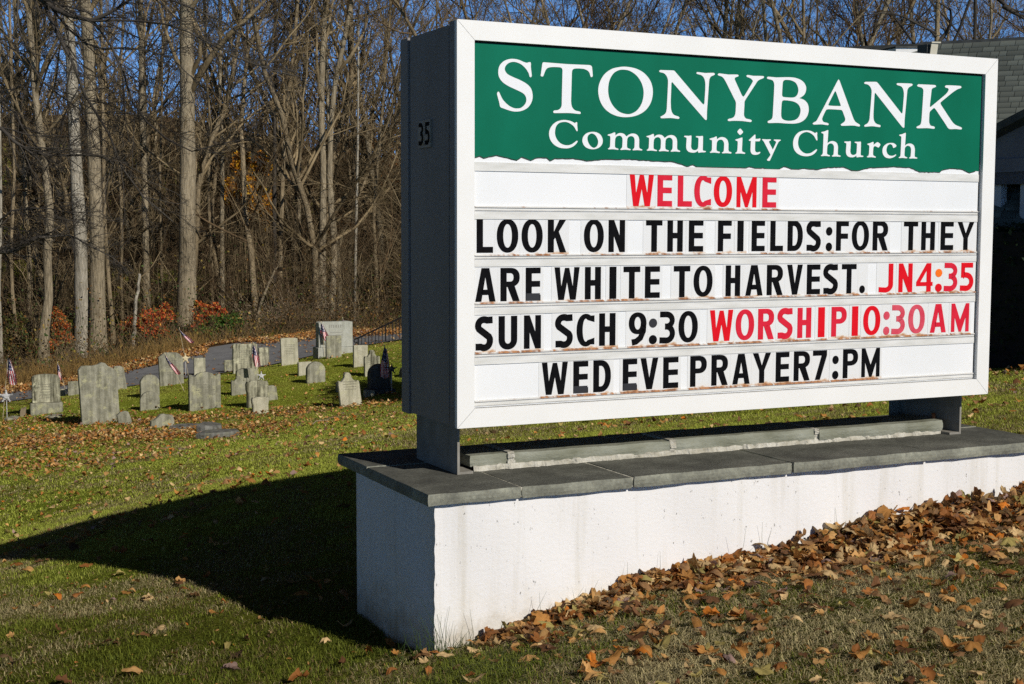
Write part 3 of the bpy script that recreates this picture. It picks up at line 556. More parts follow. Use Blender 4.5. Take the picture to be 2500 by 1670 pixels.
def glyph(ch, w, H):
    s = .205*H; b = s*.86; hb = s*.92
    if ch in 'MW': s = .185*H
    if ch == 'I': return [rc(0, 0, w, H)]
    if ch == 'L': return [rc(0, 0, s, H), rc(s, 0, w, b)]
    if ch == 'E': return [rc(0, 0, s, H), rc(s, 0, w, b), rc(s, H-b, w, H), rc(s, H*.42, w*.97, H*.42+b)]
    if ch == 'F': return [rc(0, 0, s, H), rc(s, H-b, w, H), rc(s, H*.40, w*.95, H*.40+b)]
    if ch == 'H': return [rc(0, 0, s, H), rc(w-s, 0, w, H), rc(s, H*.42, w-s, H*.42+b)]
    if ch == 'T': return [rc(0, H-b, w, H), rc(w/2-s/2, 0, w/2+s/2, H-b)]
    if ch == 'N': return [rc(0, 0, s*.92, H), rc(w-s*.92, 0, w, H), [(s*.92, H), (s*.92, H*.50), (w-s*.92, 0), (w-s*.92, H*.50)]]
    if ch == 'M': return [rc(0, 0, s*.85, H), rc(w-s*.85, 0, w, H), [(s*.85, H), (s*.85, H*.52), (w/2-s*.28, 0), (w/2, 0), (w/2, H*.42)], [(w/2, H*.42), (w/2, 0), (w/2+s*.28, 0), (w-s*.85, H*.52), (w-s*.85, H)]]
    if ch == 'V': return [[(0, H), (w/2-s*.5, 0), (w/2+s*.5, 0), (w/2, H*.36), (s, H)], [(w/2, H*.36), (w/2+s*.5, 0), (w, H), (w-s, H)]]
    if ch == 'W':
        q = w*.27
        return [[(0, H), (q-s*.55, 0), (q+s*.5, 0), (q, H*.40), (s, H)], [(q, H*.40), (q+s*.5, 0), (w/2, H*.55), (w/2, H*.98), (w/2-s*.40, H*.98)],
                [(w/2, H*.98), (w/2, H*.55), (w-q-s*.5, 0), (w-q, H*.40), (w/2+s*.40, H*.98)], [(w-q, H*.40), (w-q-s*.5, 0), (w-q+s*.55, 0), (w, H), (w-s, H)]]
    if ch == 'Y': return [rc(w/2-s/2, 0, w/2+s/2, H*.42), [(0, H), (w/2-s/2, H*.42), (w/2, H*.42), (w/2, H*.58), (s*1.05, H)], [(w/2, H*.58), (w/2, H*.42), (w/2+s/2, H*.42), (w, H), (w-s*1.05, H)]]
    if ch == 'A':
        return [[(0, 0), (s*.98, 0), (w/2, H*.74), (w/2, H), (w/2-s*.62, H)], [(w/2, H), (w/2, H*.74), (w-s*.98, 0), (w, 0), (w/2+s*.62, H)], rc(w*.30, H*.20, w*.70, H*.20+b*.9)]
    if ch == 'K': return [rc(0, 0, s, H), [(s, H*.34), (w*.50, H*.60), (w*.74, H), (w*.99, H), (s, H*.60-b*.8+.12*H)][0:0] or [(s, H*.38), (s, H*.62), (w-s*1.12, H), (w, H)], [(s*1.12, H*.52), (w-s*1.08, 0), (w, 0), (s*1.75, H*.66)]]
    if ch == '7': return [rc(0, H-b, w, H), [(w-s*1.1, H-b), (w, H-b), (w*.52, 0), (w*.52-s*1.02, 0)]]
    if ch == '4': return [rc(w*.62, 0, w*.62+s, H), rc(0, H*.20, w*.62, H*.20+b*.8), rc(w*.62+s, H*.20, w, H*.20+b*.8), [(0, H*.20+b*.8), (s*.9, H*.20+b*.8), (w*.62, H*.74), (w*.62, H)]]
    if ch in 'O0':
        o = arc(w/2, H/2, w/2, H/2, 0, 360, 40, .92); i = arc(w/2, H/2, w/2-s*1.02, H/2-s*.72, 0, 360, 40, .95); return strip(o, i)
    if ch == 'C':
        o = arc(w*.52, H/2, w*.52, H/2, 52, 308, 30, .92); i = arc(w*.52, H/2, w*.52-s*1.02, H/2-s*.72, 52, 308, 30, .95)
        o[0] = (w, H-.055*H); i[0] = (w, H-.055*H-s*1.0); o[-1] = (w, .055*H); i[-1] = (w, .055*H+s*1.0); return strip(o, i)
    if ch == 'D':
        o = [(s, H)] + arc(w*.42, H/2, w*.58, H/2, 90, -90, 22, .9) + [(s, 0)]; i = [(s, H-b)] + arc(w*.42, H/2, w*.58-s, H/2-b, 90, -90, 22, .9) + [(s, b)]
        return [rc(0, 0, s, H)] + strip(o, i)
    if ch in 'PR':
        zc = H*.715; rz = H*.285
        o = [(s, H)] + arc(w*.5, zc, w*.5, rz, 90, -90, 18, .85) + [(s, zc-rz)]; i = [(s, H-b*.9)] + arc(w*.5, zc, w*.5-s, rz-b*.9, 90, -90, 18, .85) + [(s, zc-rz+b*.9)]
        g = [rc(0, 0, s, H)] + strip(o, i)
        if ch == 'R': g.append([(w*.36, zc-rz+.01*H), (w-s*1.1, 0), (w, 0), (w*.74, zc-rz+.02*H)])
        return g
    if ch == 'U':
        o = [(0, H)] + arc(w/2, H*.30, w/2, H*.30, 180, 360, 20, .95) + [(w, H)]; i = [(s, H)] + arc(w/2, H*.30, w/2-s, H*.30-b, 180, 360, 20, .95) + [(w-s, H)]
        return strip(o, i)
    if ch == 'J':
        o = [(w, H)] + arc(w*.45, H*.28, w*.55, H*.28, 0, -100, 14) + [(0, H*.02)]; i = [(w-s, H)] + arc(w*.45, H*.28, w*.55-s, H*.28-b, 0, -100, 14) + [(0, H*.02+b)]
        return strip(o, i)
    if ch == 'S':
        r1 = H*.5-.45*b; x0 = s*.5; x1 = w-s*.5; zt = H-b*.5; zb = b*.5; mid = H*.5
        c = [(x1+s*.42, H-.10*H)] + arc(w/2, (zt+mid)/2+.02*H, (x1-x0)/2, (zt-mid)/2-.02*H, 62, 205, 14, .95) + arc(w/2, (zb+mid)/2, (x1-x0)/2, (mid-zb)/2+.01*H, 25, -120, 14, .95) + [(x0-s*.40, H*.105)]
        return thick(c, s*.98)
    if ch == '3':
        x1 = w-s*.5; zt = H-b*.5; zb = b*.5; mid = H*.53
        c1 = [(s*.12, H-.085*H)] + arc(w*.45, (zt+mid)/2, w*.55-s*.5-.01*H, (zt-mid)/2, 95, -80, 12) + [(w*.36, mid)]
        c2 = [(w*.36, mid)] + arc(w*.45, (zb+mid)/2, w*.55-s*.5, (mid-zb)/2, 80, -100, 14) + [(s*.05, H*.10)]
        return thick(c1, s*.9) + thick(c2, s*.93)
    if ch == '5':
        c2 = [(s*.55, H*.50), (w*.30, H*.575)] + arc(w*.46, H*.325, w*.54-s*.5, H*.325-b*.5+.0*H, 88, -100, 16) + [(s*.05, H*.10)]
        return [rc(w*.08, H-b, w*.94, H), rc(w*.08, H*.47, w*.08+s*.85, H-b)] + thick(c2, s*.95)
    if ch == '9':
        o = arc(w/2, H*.66, w/2, H*.34, 0, 360, 30, .92); i = arc(w/2, H*.66, w/2-s, H*.34-b*.8, 0, 360, 30)
        c = [(w-s*.5, H*.66), (w-s*.55, H*.42), (w*.66, H*.20), (w*.42, H*.09), (w*.18, H*.065)]
        return strip(o, i) + thick(c, s*.95)
    if ch == '.': return [arc(w/2, H*.13, w/2, H*.135, 0, 350, 20)]
    if ch == ':': return [arc(w/2, H*.13, w/2, H*.145, 0, 350, 20), arc(w/2, H*.65, w/2, H*.145, 0, 350, 20)]
    raise ValueError(ch)
def glyph_mb(mb, ch, w, H, x0, y, z0, th=.0012, idx=None):
    for k, poly in enumerate(glyph(ch, w, H)):
        k2 = k % 2
        mb.prism([(x0+x, z0+z) for x, z in poly], y-.0002*k2, y+th, None if idx is None else idx[min(k, len(idx)-1)])

dg = MB(OFF)
for ch, d1 in (('3', .446), ('5', .368)):
    tmp = MB(); glyph_mb(tmp, ch, .060, .105, 0, 0, 0)
    dg.add([(-.0045+y*.5, d1-x, 1.296+z) for x, y, z in tmp.v], tmp.f)
dg.build('number', M['black'], plate)

WORDS = [['WELCOME'], ['LOOK', 'ON', 'THE', 'FIELDS:FOR', 'THEY'], ['ARE', 'WHITE', 'TO', 'HARVEST.', 'JN4:35'], ['SUN', 'SCH', '9:30', 'WORSHIP10:30', 'AM'], ['WED', 'EVE', 'PRAYER7:PM']]
ROWNAME = ['top', 'second', 'third', 'fourth', 'bottom']
ORD = ['first', 'second', 'third', 'fourth', 'fifth', 'sixth', 'seventh', 'eighth', 'ninth', 'tenth', 'eleventh', 'twelfth']
COL = {0: ['red_mid' if c in 'ELC' else 'red' for c in 'WELCOME'], 2: {'JN4:35': ['red', 'red', 'red', 'red', 'red_mid', 'red']},
       3: {'WORSHIP10:30': ['red', 'red_mid', 'red_mid', 'red_mid', 'red_mid', 'red', 'red_mid', 'red', 'red', 'red_pale', 'red_pale', 'red_pale'], 'AM': ['red_mid', 'red_mid']}}
PATCHED = {(2, 2), (4, 1), (4, 3)}
for r, (zb, zt, letters) in enumerate(ROWS):
    q = 0
    for word in WORDS[r]:
        for p in range(len(word)):
            ch, x0, x1 = letters[q]
            col = 'black'
            if r == 0: col = COL[0][p]
            elif r in COL and word in COL[r]: col = COL[r][word][p]
            cname = 'black' if col == 'black' else {'red': 'bright red', 'red_mid': 'slightly faded red', 'red_pale': 'badly faded pinkish red'}[col]
            w = x1-x0; mg = .016 if ch not in 'I:.' else .02
            if q+1 < len(letters): mgr = min(mg, max(.004, (letters[q+1][1]-x1)/2))
            else: mgr = min(mg, SW-FW-.014-x1)
            mgl = min(mg, max(.004, (x0-letters[q-1][2])/2)) if q else min(mg, x0-FW-.009)
            tz = zb-.012
            o = empty('letter_tile', s2w(x0-mgl, .0197, tz), YAW)
            kind = {':': 'colon', '.': 'full stop'}.get(ch, ('figure ' if ch.isdigit() else 'letter ') + ch)
            if word == 'WORSHIP10:30' and p in (7, 8): kind = 'figure ' + ('1' if p == 7 else '0')
            if ch == ':' and word == 'JN4:35': cname, kind = 'two coloured', 'colon with orange upper dot'
            if (r, q) in PATCHED: kind += ' with greyish patched foot'
            tag(o, f'{cname} {kind}, {ORD[p]} character of {word} in the {ROWNAME[r]} row', 'sign letter', 'changeable letters on the sign')
            tw = w+mgl+mgr; th = zt-zb+.030
            if r == 4: th -= .002
            mb = MB(); mb.box(0.0002, tw-.0002, 0, .0009, 0, th); mb.build('clear_panel', M['tile'], o)
            mb = MB()
            mats = [M[col]]
            idx = None
            if ch == ':' and word == 'JN4:35': mats = [M['red'], M['orange']]; idx = [0, 1]
            if ch == ':' and word == '9:30': mats = [M['black'], M['black_patch']]; idx = [0, 1]
            glyph_mb(mb, ch, w, zt-zb, mgl, -.0014, zb-tz, idx=idx)
            if (r, q) in PATCHED: mb.prism([(mgl+.002, .012), (mgl+w*.95, .012), (mgl+w*.95, .012+.034), (mgl+.002, .012+.034)], -.0022, -.0016, len(mats)); mats.append(M['black_patch'])
            mb.build('character', mats, o)
            q += 1
# the row of rust along the bottoms of the plastic tiles is in their material

# posts: steel channels standing on the plinth
def post(x, s):
    m = MB(OFF); m.box(x-.006, x+.006, .135, .64, CAPZ, -.005)
    a, b = (x+.006, x+.075) if s > 0 else (x-.075, x-.006)
    m.box(a, b, .628, .64, CAPZ, -.005); m.box(min(a, b), max(a, b), .136, .627, CAPZ, CAPZ+.012)
    o = m.build('post', M['concrete_post'], root); return o
post(.066, 1); pr = post(SW-.066, -1)
m = MB(OFF); m.tube([(SW-.11, .30, CAPZ+.012), (SW-.11, .30, CAPZ+.10)], .011, 8); m.build('bolt', M['rust'], pr)

# ------------------------------------------------------------------ plinth
gzw = min(gz(*s2w(-.2, y, 0)[:2]) for y in (-.22, .9))
pb = empty('sign_plinth', s2w(0, 0, -.97), YAW)
tag(pb, 'white stuccoed plinth wall with grey stone coping under the church sign', 'plinth')
PO = (0, 0, .97)
bm = bmesh.new()
LX0, LX1, D0, D1, ZT, ZB = -.205, 3.41, -.222, .79, CAPZ-.05, -1.45
m = MB(PO)
nx, nz, nd = 90, 30, 30
def wall_face(fn, nu, nv):
    V = [fn(i/nu, j/nv) for j in range(nv+1) for i in range(nu+1)]
    m.add(V, [(j*(nu+1)+i, j*(nu+1)+i+1, (j+1)*(nu+1)+i+1, (j+1)*(nu+1)+i) for j in range(nv) for i in range(nu)])
def wob(a, b): return .005*math.sin(a*5.1+b*3)+.004*math.sin(a*11+b*7.3+1)
def edge_in(u): return 0.012*(max(0, 1-u/.006)**2)
def arris(v): return .0018*math.sin(v*9)+.0015*math.sin(v*43+1)+.0013*math.sin(v*97)
wall_face(lambda u, v: (LX0+(LX1-LX0)*u+arris(v)*(1-u)**40, D0+wob(u*3.6, v)*(1 if .002 < u < .998 else 0), ZB+(ZT-ZB)*v), nx, nz*2)
wall_face(lambda u, v: (LX0+wob(u, v*1.3+2)*(1 if .01 < u < .99 else 0)+arris(v)*u**12, D1+(D0-D1)*u, ZB+(ZT-ZB)*v), nd, nz*2)
wall_face(lambda u, v: (LX1, D0+(D1-D0)*u, ZB+(ZT-ZB)*v), 4, 4)
wall_face(lambda u, v: (LX1+(LX0-LX1)*u, D1, ZB+(ZT-ZB)*v), 4, 4)
m.build('stucco_wall', M['stucco'], pb)
bm.free()
def slab(x0, x1, y0, y1, z0, z1, name, mt, par, jit=.004):
    """a riven stone slab with slightly uneven arrises"""
    nx = max(4, int((x1-x0)/.06)); ny = max(3, int((y1-y0)/.06))
    V = []; Fq = []
    def sheet_(fn, a, b):
        base = len(V)
        for j in range(b+1):
            for i in range(a+1): V.append(fn(i/a, j/b))
        for j in range(b):
            for i in range(a): k = base+j*(a+1)+i; Fq.append((k, k+1, k+a+2, k+a+1))
    ph = R.uniform(0, 9)
    def n3(x, y, z): return jit*(math.sin(x*17+ph+z*40)*.5+math.sin(x*41+y*33+ph*2)*.35+math.sin(y*19+ph+z*30)*.4)
    def pt(u, v, w):
        x = x0+(x1-x0)*u; y = y0+(y1-y0)*v; z = z0+(z1-z0)*w
        e = n3(x, y, z); ex = 0 if u in (0, 1) else 1
        inset = .004 if (w in (0, 1) and (v in (0, 1) or u in (0, 1))) else 0
        x += (inset if u == 0 else -inset if u == 1 else 0); y += (e+inset if v == 0 else e-inset if v == 1 else 0); z += e*.35
        return (x, y, z)
    sheet_(lambda a, b: pt(a, b, 1), nx, ny); sheet_(lambda a, b: pt(1-a, b, 0), nx, ny)
    sheet_(lambda a, b: pt(a, 0, b), nx, 3); sheet_(lambda a, b: pt(1-a, 1, b), nx, 3)
    sheet_(lambda a, b: pt(0, 1-a, b), ny, 3); sheet_(lambda a, b: pt(1, a, b), ny, 3)
    m = MB(PO); m.add(V, Fq); o = m.build(name, mt, par)
    bmm = bmesh.new(); bmm.from_mesh(o.data); bmesh.ops.remove_doubles(bmm, verts=bmm.verts, dist=1e-5); bmm.to_mesh(o.data); bmm.free()
    return o
g = .006
for (x0, x1, y0, y1, dz, dy) in [(-.254, .201, -.26, .515, 0, 0), (.201, .777, -.26, .33, -.002, .003), (.777, 1.681, -.26, .33, .001, 0), (1.681, 2.564, -.26, .33, .003, -.012), (2.564, 3.458, -.26, .33, 0, .002),
                                 (-.254, .201, .515, .947, .002, 0), (.201, 1.3, .33, .947, 0, 0), (1.3, 2.4, .33, .947, .001, 0), (2.4, 3.458, .33, .947, 0, 0)]:
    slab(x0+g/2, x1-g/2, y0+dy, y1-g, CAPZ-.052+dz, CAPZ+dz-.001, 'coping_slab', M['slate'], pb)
m = MB(PO); m.box(-.245, 3.44, -.249, .93, CAPZ-.047, CAPZ-.0045); m.build('mortar_bed', M['mortar'], pb)
RS = [(.155, .364), (.376, 1.272), (1.292, 2.18), (2.20, 3.07)]
for k, (x0, x1) in enumerate(RS):
    slab(x0, x1, .20+R.uniform(-.006, .006), .50, CAPZ+.018, CAPZ+.074+R.uniform(-.004, .003), 'ledge_stone', M['ledge'], pb, .006)
# crumbling mortar under and between the ledge stones
m = MB(PO); n = 120; V = []
for i in range(n+1):
    x = .17+(3.06-.17)*i/n; o_ = R.uniform(-.012, .010)
    V += [(x, .192+o_, CAPZ-.002), (x, .200+o_*.6, CAPZ+.020+R.uniform(0, .006)), (x, .49, CAPZ+.020)]
m.add(V, [f for i in range(n) for f in ((i*3, i*3+3, i*3+4, i*3+1), (i*3+1, i*3+4, i*3+5, i*3+2))])
for x in (.37, 1.282, 2.19):
    for k in range(7):
        z = CAPZ+.018+k*.008; m.box(x-.012-R.uniform(0, .008), x+.012+R.uniform(0, .010), .201+R.uniform(-.006, .006), .48, z, z+.010+R.uniform(0, .003))
m.build('mortar_joint', M['mortar'], pb)
def on_plinth(x, y, pad=0.0):
    q = np.stack([np.asarray(x)-SO[0], np.asarray(y)-SO[1]], -1); l = q@AX[:2]; d = q@DP[:2]
    return (l > LX0-pad) & (l < LX1+pad) & (d > D0-pad) & (d < D1+pad)

# ------------------------------------------------------------------ gravestones
ZA = lambda x, y: (x*.21295, 750+y*.21295)       # measuring frames on the photograph
ZB = lambda x, y: (440+x*.2385, 750+y*.2385)
def outline(kind, w, h):
    a = w/2
    if kind == 'flat': pts = [(-a, 0), (a, 0), (a, h*.985), (a*.9, h), (-a*.9, h), (-a, h*.98)]
    elif kind == 'round': pts = [(-a, 0), (a, 0)] + arc(0, h-a*.92, a, a*.92, 0, 180, 16)
    elif kind == 'segment': pts = [(-a, 0), (a, 0)] + arc(0, h-.16*w, a, .16*w, 0, 180, 14, .8)
    elif kind == 'bow': pts = [(-a, 0), (a, 0)] + arc(0, h-.05*w, a, .05*w, 0, 180, 10, .7)
    elif kind == 'clipped': pts = [(-a, 0), (a, 0), (a, h*.84), (a*.86, h*.89), (a*.72, h*.95), (a*.5, h*.985), (-a*.45, h), (-a*.7, h*.94), (-a*.9, h*.88), (-a, h*.85)]
    elif kind == 'tympanum':
        s = h-.34*a
        pts = [(-a, 0), (a, 0), (a, h*.94), (a*.86, h*.945), (a*.80, h*.90), (a*.70, h*.885)] + [(x, z) for x, z in arc(0, h*.86, a*.62, h*.14, 15, 165, 12)] + [(-a*.70, h*.885), (-a*.80, h*.90), (-a*.86, h*.945), (-a, h*.94)]
    elif kind == 'ornate':
        pts = [(-a, 0), (a, 0), (a, h*.66), (a*.96, h*.74), (a*.84, h*.76), (a*.74, h*.71), (a*.55, h*.76), (a*.36, h*.84)] + arc(0, h*.89, a*.32, h*.11, -10, 190, 12) + [(-a*.36, h*.84), (-a*.55, h*.76), (-a*.74, h*.71), (-a*.84, h*.76), (-a*.96, h*.74), (-a, h*.66)]
    elif kind == 'shouldered': pts = [(-a*.93, 0), (a*.93, 0), (a*.90, h*.52), (a*.98, h*.66), (a, h*.86), (a*.9, h*.97), (a*.7, h*.95), (a*.55, h), (-a*.55, h), (-a*.7, h*.95), (-a*.9, h*.97), (-a, h*.86), (-a*.98, h*.66), (-a*.90, h*.52)]
    elif kind == 'hump': pts = [(-a, 0), (a, 0), (a, h*.86), (a*.82, h*.90), (a*.66, h*.93), (a*.56, h*.94), (a*.45, h*.985), (a*.25, h), (a*.08, h*.97), (-a*.2, h*.955), (-a*.55, h*.96), (-a*.8, h*.945), (-a*.97, h*.89)]
    elif kind == 'slant': pts = [(-a, 0), (a, 0), (a*.82, h*.93), (a*.55, h*.97), (a*.3, h), (-a*.75, h*.99), (-a*.9, h*.9)]
    elif kind == 'broken': pts = [(-a, 0), (a, 0), (a*.96, h*.55), (a*.84, h*.86), (a*.4, h*.93), (a*.1, h), (-a*.2, h*.93), (-a*.45, h*.72), (-a*.7, h*.6), (-a*.97, h*.5)]
    elif kind == 'chip': pts = [(-a, 0), (a, 0), (a*.85, h*.5), (a*.66, h*.92), (a*.3, h), (-a*.1, h*.97), (-a*.5, h*.93), (-a, h*.72)]
    elif kind == 'ears': pts = [(-a, 0), (a, 0), (a, h*.975), (a*.72, h), (a*.3, h*.985), (-a*.4, h*.99), (-a*.9, h), (-a, h*.96)]
    return pts
def slab_stone(mb, pts, y0, y1, bev):
    """slab with softened arrises"""
    cx = sum(p[0] for p in pts)/len(pts); cz = sum(p[1] for p in pts)/len(pts)
    def ins(p):
        d = np.array(p)-(cx, cz); d = d/(np.linalg.norm(d)+1e-9); return (p[0]-d[0]*bev, p[1]-(d[1]*bev if p[1] > .01 else 0))
    ip = [ins(p) for p in pts]; n = len(pts)
    tri = tessellate_polygon([[Vector((x, z, 0)) for x, z in ip]])
    V = [(x, y0, z) for x, z in ip]+[(x, y0+bev, z) for x, z in pts]+[(x, y1-bev, z) for x, z in pts]+[(x, y1, z) for x, z in ip]
    Fs = []
    for a, b, c in tri:
        ar = (ip[b][0]-ip[a][0])*(ip[c][1]-ip[a][1])-(ip[c][0]-ip[a][0])*(ip[b][1]-ip[a][1])
        if ar < 0: a, b, c = a, c, b
        Fs += [(a, b, c), (3*n+a, 3*n+c, 3*n+b)]
    for k in range(3):
        for i in range(n): j = (i+1) % n; Fs.append((k*n+i, k*n+n+i, k*n+n+j, k*n+j))
    mb.add(V, Fs)
def stone(frame, box, kind, mt, label, lean=0.0, th=.09, tip=0.0, base=None, yaw=None, sink=.06):
    x0, x1, zt, zb = box
    u, v = frame((x0+x1)/2, zb); p = hit(u, v)
    sc = (.21295 if frame is ZA else .2385)*p[1]/F_PX
    yw = YAW+R.uniform(-.06, .06) if yaw is None else yaw
    w = (x1-x0)*sc/math.cos(yw-math.atan2(-p[0], p[1]))*.97; h = (zb-zt)*sc
    o = empty('gravestone', (p[0], p[1], p[2]), yw); tag(o, label, 'gravestone', 'old gravestones on the sloping lawn')
    z0 = 0
    if base:
        bw, bh, bt = base; mb = MB(); mb.box(-bw/2*w, bw/2*w, -bt/2, bt/2, -sink, bh*h, bev=.012)
        mb.build('base', mt if not isinstance(mt, tuple) else mt[1], o); z0 = bh*h
    mb = MB(); pts = outline(kind, w, h-z0)
    pts = [(x+(z)*lean+R.uniform(-.003, .003), z+z0+(R.uniform(-.004, .004) if z > 0 else -(sink if not base else 0))) for x, z in pts]
    slab_stone(mb, pts, -th/2, th/2, .010)
    if tip: mb.v = [(x, y+z*tip, z) for x, y, z in mb.v]
    t = mb.build('tablet', mt if not isinstance(mt, tuple) else mt[0], o)
    if h > .5 and th < .2 and mt is not M['grave_shaded']:          # what is left of the inscription, worn almost flat
        mb = MB(); zz = h*.80
        for row in range(R.randint(4, 7)):
            ww = w*R.uniform(.35, .62); x = -ww/2; zz -= h*R.choice([.06, .075])
            if zz < h*.30: break
            while x < ww/2:
                l_ = R.uniform(.02, .05)*w; mb.box(x+lean*zz, x+l_+lean*zz, -th/2-.0012+tip*zz, -th/2+.004+tip*zz, zz, zz+h*.020); x += l_+R.uniform(.012, .03)*w
        if len(mb.v) > 340: mb.build('worn_lettering', M['worn_letters'], t)
    return o, t, w, h, p
M['worn_letters'] = mat('worn_letters', (0.13, 0.125, 0.095), (0.24, 0.23, 0.18), 25, 0.95)
G = M['grave_grey']; S = M['grave_streak']; Lt = M['grave_light']
stone(ZA, (375, 690, 762, 1215), 'segment', (S, G), 'arched headstone with black streaks standing on a wide stone base', base=(1.16, .28, .30), th=.16)
stone(ZA, (682, 750, 935, 1022), 'flat', Lt, 'small low yellowish stone beside a little flag, right of the streaked arched headstone')
stone(ZA, (780, 945, 848, 1008), 'flat', G, 'low wide plain grey slab standing just left of the tallest headstone')
stone(ZA, (940, 1378, 625, 1330), 'hump', G, 'tallest headstone, a broad lichen spotted slab with a humped broken top', lean=-.06, th=.11)
stone(ZA, (1330, 1462, 668, 942), 'slant', G, 'leaning grey stone half hidden behind the tallest headstone', lean=-.12)
stone(ZA, (1608, 1826, 768, 1025), 'round', G, 'round topped headstone standing close behind a lower round topped stone', th=.12)
stone(ZA, (1606, 1832, 962, 1172), 'round', G, 'low round topped stone in front of a taller round topped headstone', th=.10)
stone(ZA, (1362, 1526, 1186, 1345), 'chip', G, 'small tilted chipped stone in the grass at the foot of the tallest headstone', lean=-.18)
stone(ZA, (1716, 1996, 1218, 1380), 'broken', G, 'broken jagged stump of a gravestone low in the fallen leaves', lean=.03, th=.12)
stone(ZA, (1832, 2110, 512, 890), 'clipped', G, 'grey headstone with clipped shoulders near the road, a flag drooping before it', lean=-.04)
stone(ZB, (140, 258, 517, 702), 'bow', S, 'narrow streaked stone rising behind the headstone with notched shoulders')
stone(ZB, (90, 414, 658, 1045), 'tympanum', G, 'broad headstone with rounded crown and notched shoulders, left of the crowded group', th=.10)
stone(ZB, (450, 548, 540, 668), 'flat', G, 'low plain stone beside the road at the left of the wide black streaked slab')
stone(ZB, (538, 790, 368, 668), 'ears', S, 'wide flat topped slab covered in vertical black streaks by the road')
stone(ZB, (802, 908, 410, 604), 'bow', S, 'slim streaked stone just right of the wide black streaked slab')
stone(ZB, (572, 796, 625, 778), 'segment', G, 'low grey stone with curved top directly in front of the wide black streaked slab', th=.12)
stone(ZB, (520, 672, 700, 895), 'ornate', G, 'small carved stone with a round head and scalloped shoulders beside a shouldered slab')
stone(ZB, (670, 902, 745, 1018), 'shouldered', S, 'grey stone with stepped shoulders standing behind the small pale stone')
stone(ZB, (730, 906, 915, 1085), 'shouldered', Lt, 'small pale stone with stepped shoulders at the edge of the brown leaf patch')
stone(ZB, (885, 1002, 797, 948), 'slant', G, 'small bluish grey leaning stone right of the stepped shoulder stones', lean=-.10)
stone(ZB, (1033, 1210, 312, 590), 'bow', Lt, 'pale upright rectangular stone standing alone at the edge of the road', lean=-.03)
stone(ZB, (1205, 1340, 558, 695), 'flat', Lt, 'low square stone partly hidden by a round topped one')
stone(ZB, (1290, 1482, 555, 770), 'round', G, 'round topped stone standing in open grass before a low square one', th=.11)
o, t, w, h, p = stone(ZB, (1400, 1756, 140, 492), 'ears', M['granite'], 'large pale granite family monument with carved name on a wide base by the road', base=(1.10, .25, .42), th=.24)
# carved family name
STEW = MB(); x = -w*.20
for ch in 'STEWART':
    ww = w*.040*(1.5 if ch == 'W' else 1); glyph_mb(STEW, ch, ww, h*.085, x, -.1215, h*.815, .001); x += ww+w*.022
for k in range(9): STEW.box(-w*.16+k*w*.04, -w*.16+k*w*.04+w*.026, -.1212, -.1202, h*.66, h*.66+h*.028)
for k in range(11): STEW.box(-w*.22+k*w*.04, -w*.22+k*w*.04+w*.026, -.1212, -.1202, h*.59, h*.59+h*.025)
STEW.build('carved_lettering', M['engraving'], t)
stone(ZB, (1490, 1650, 290, 518), 'flat', G, 'plain grey slab standing in front of the large granite family monument')
stone(ZB, (1770, 1918, 387, 606), 'flat', Lt, 'pale square topped stone in front of the black handrail')
stone(ZB, (1880, 2042, 435, 700), 'ornate', S, 'carved stone with round head and scalloped shoulders beside the shaded dark stone')
stone(ZB, (1640, 1862, 662, 1015), 'ornate', Lt, 'pale carved stone with a round head, tilted left on its own in the lawn', lean=-.12, tip=.05)
stone(ZB, (1597, 1660, 765, 868), 'bow', G, 'low stone just showing behind the pale leaning carved stone')
stone(ZB, (1926, 2160, 578, 880), 'round', M['grave_shaded'], 'dark round topped stone in shadow close to the edge of the sign', th=.20, base=(1.2, .16, .34))
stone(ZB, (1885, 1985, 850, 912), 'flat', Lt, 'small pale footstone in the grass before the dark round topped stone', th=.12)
stone(ZB, (2252, 2400, 600, 705), 'round', M['grave_shaded'], 'dark low stone almost hidden behind the left edge of the sign', th=.16)
# fallen slabs lying flat in the leaves
def lying(frame, box, label, mt, tilt, th=.07, ang=0.0):
    x0, x1, zt, zb = box; u, v = frame((x0+x1)/2, zb); p = hit(u, v); sc = (.21295 if frame is ZA else .2385)*p[1]/F_PX
    w = (x1-x0)*sc; o = empty('fallen_slab', (p[0], p[1]+.2, p[2]), ang)
    tag(o, label, 'gravestone', 'toppled stones lying in the grass')
    n = 9; mb = MB(); V = []; top = []
    pts = [(-w/2, -.16), (-w*.1, -.21), (w/2*.7, -.17), (w/2, -.02), (w/2*.8, .16), (0, .22), (-w/2*.8, .19)]
    for z in (-.05, th*.7, th):
        for x, y in pts: k = .94 if z == th else 1; V.append((x*k, y*k, z+x*tilt))
    n = len(pts); Fs = [tuple(range(2*n, 3*n))]
    for q in (0, 1):
        for i in range(n): j = (i+1) % n; Fs.append((q*n+i, q*n+j, q*n+n+j, q*n+n+i))
    mb.add(V, Fs); mb.build('slab', mt, o)
lying(ZA, (1925, 2265, 1345, 1402), 'thin fallen slab lying flat in leaves between the broken stump and the split slab', M['slab_grey'], .03, .045)
lying(ZB, (150, 585, 1255, 1345), 'long fallen slab with a dark broken end, nearest to the sign', M['slab_grey'], .05, .085)
lying(ZB, (160, 400, 1230, 1300), 'lump of broken stone behind the long fallen slab', M['slab_grey'], -.08, .13)
lying(ZA, (505, 670, 1245, 1275), 'flat stone marker sunk in the leaves before the streaked arched headstone', G, 0, .04)
lying(ZA, (40, 160, 1262, 1300), 'flat stone marker sunk in the leaves at the left edge of the photo', G, 0, .04)

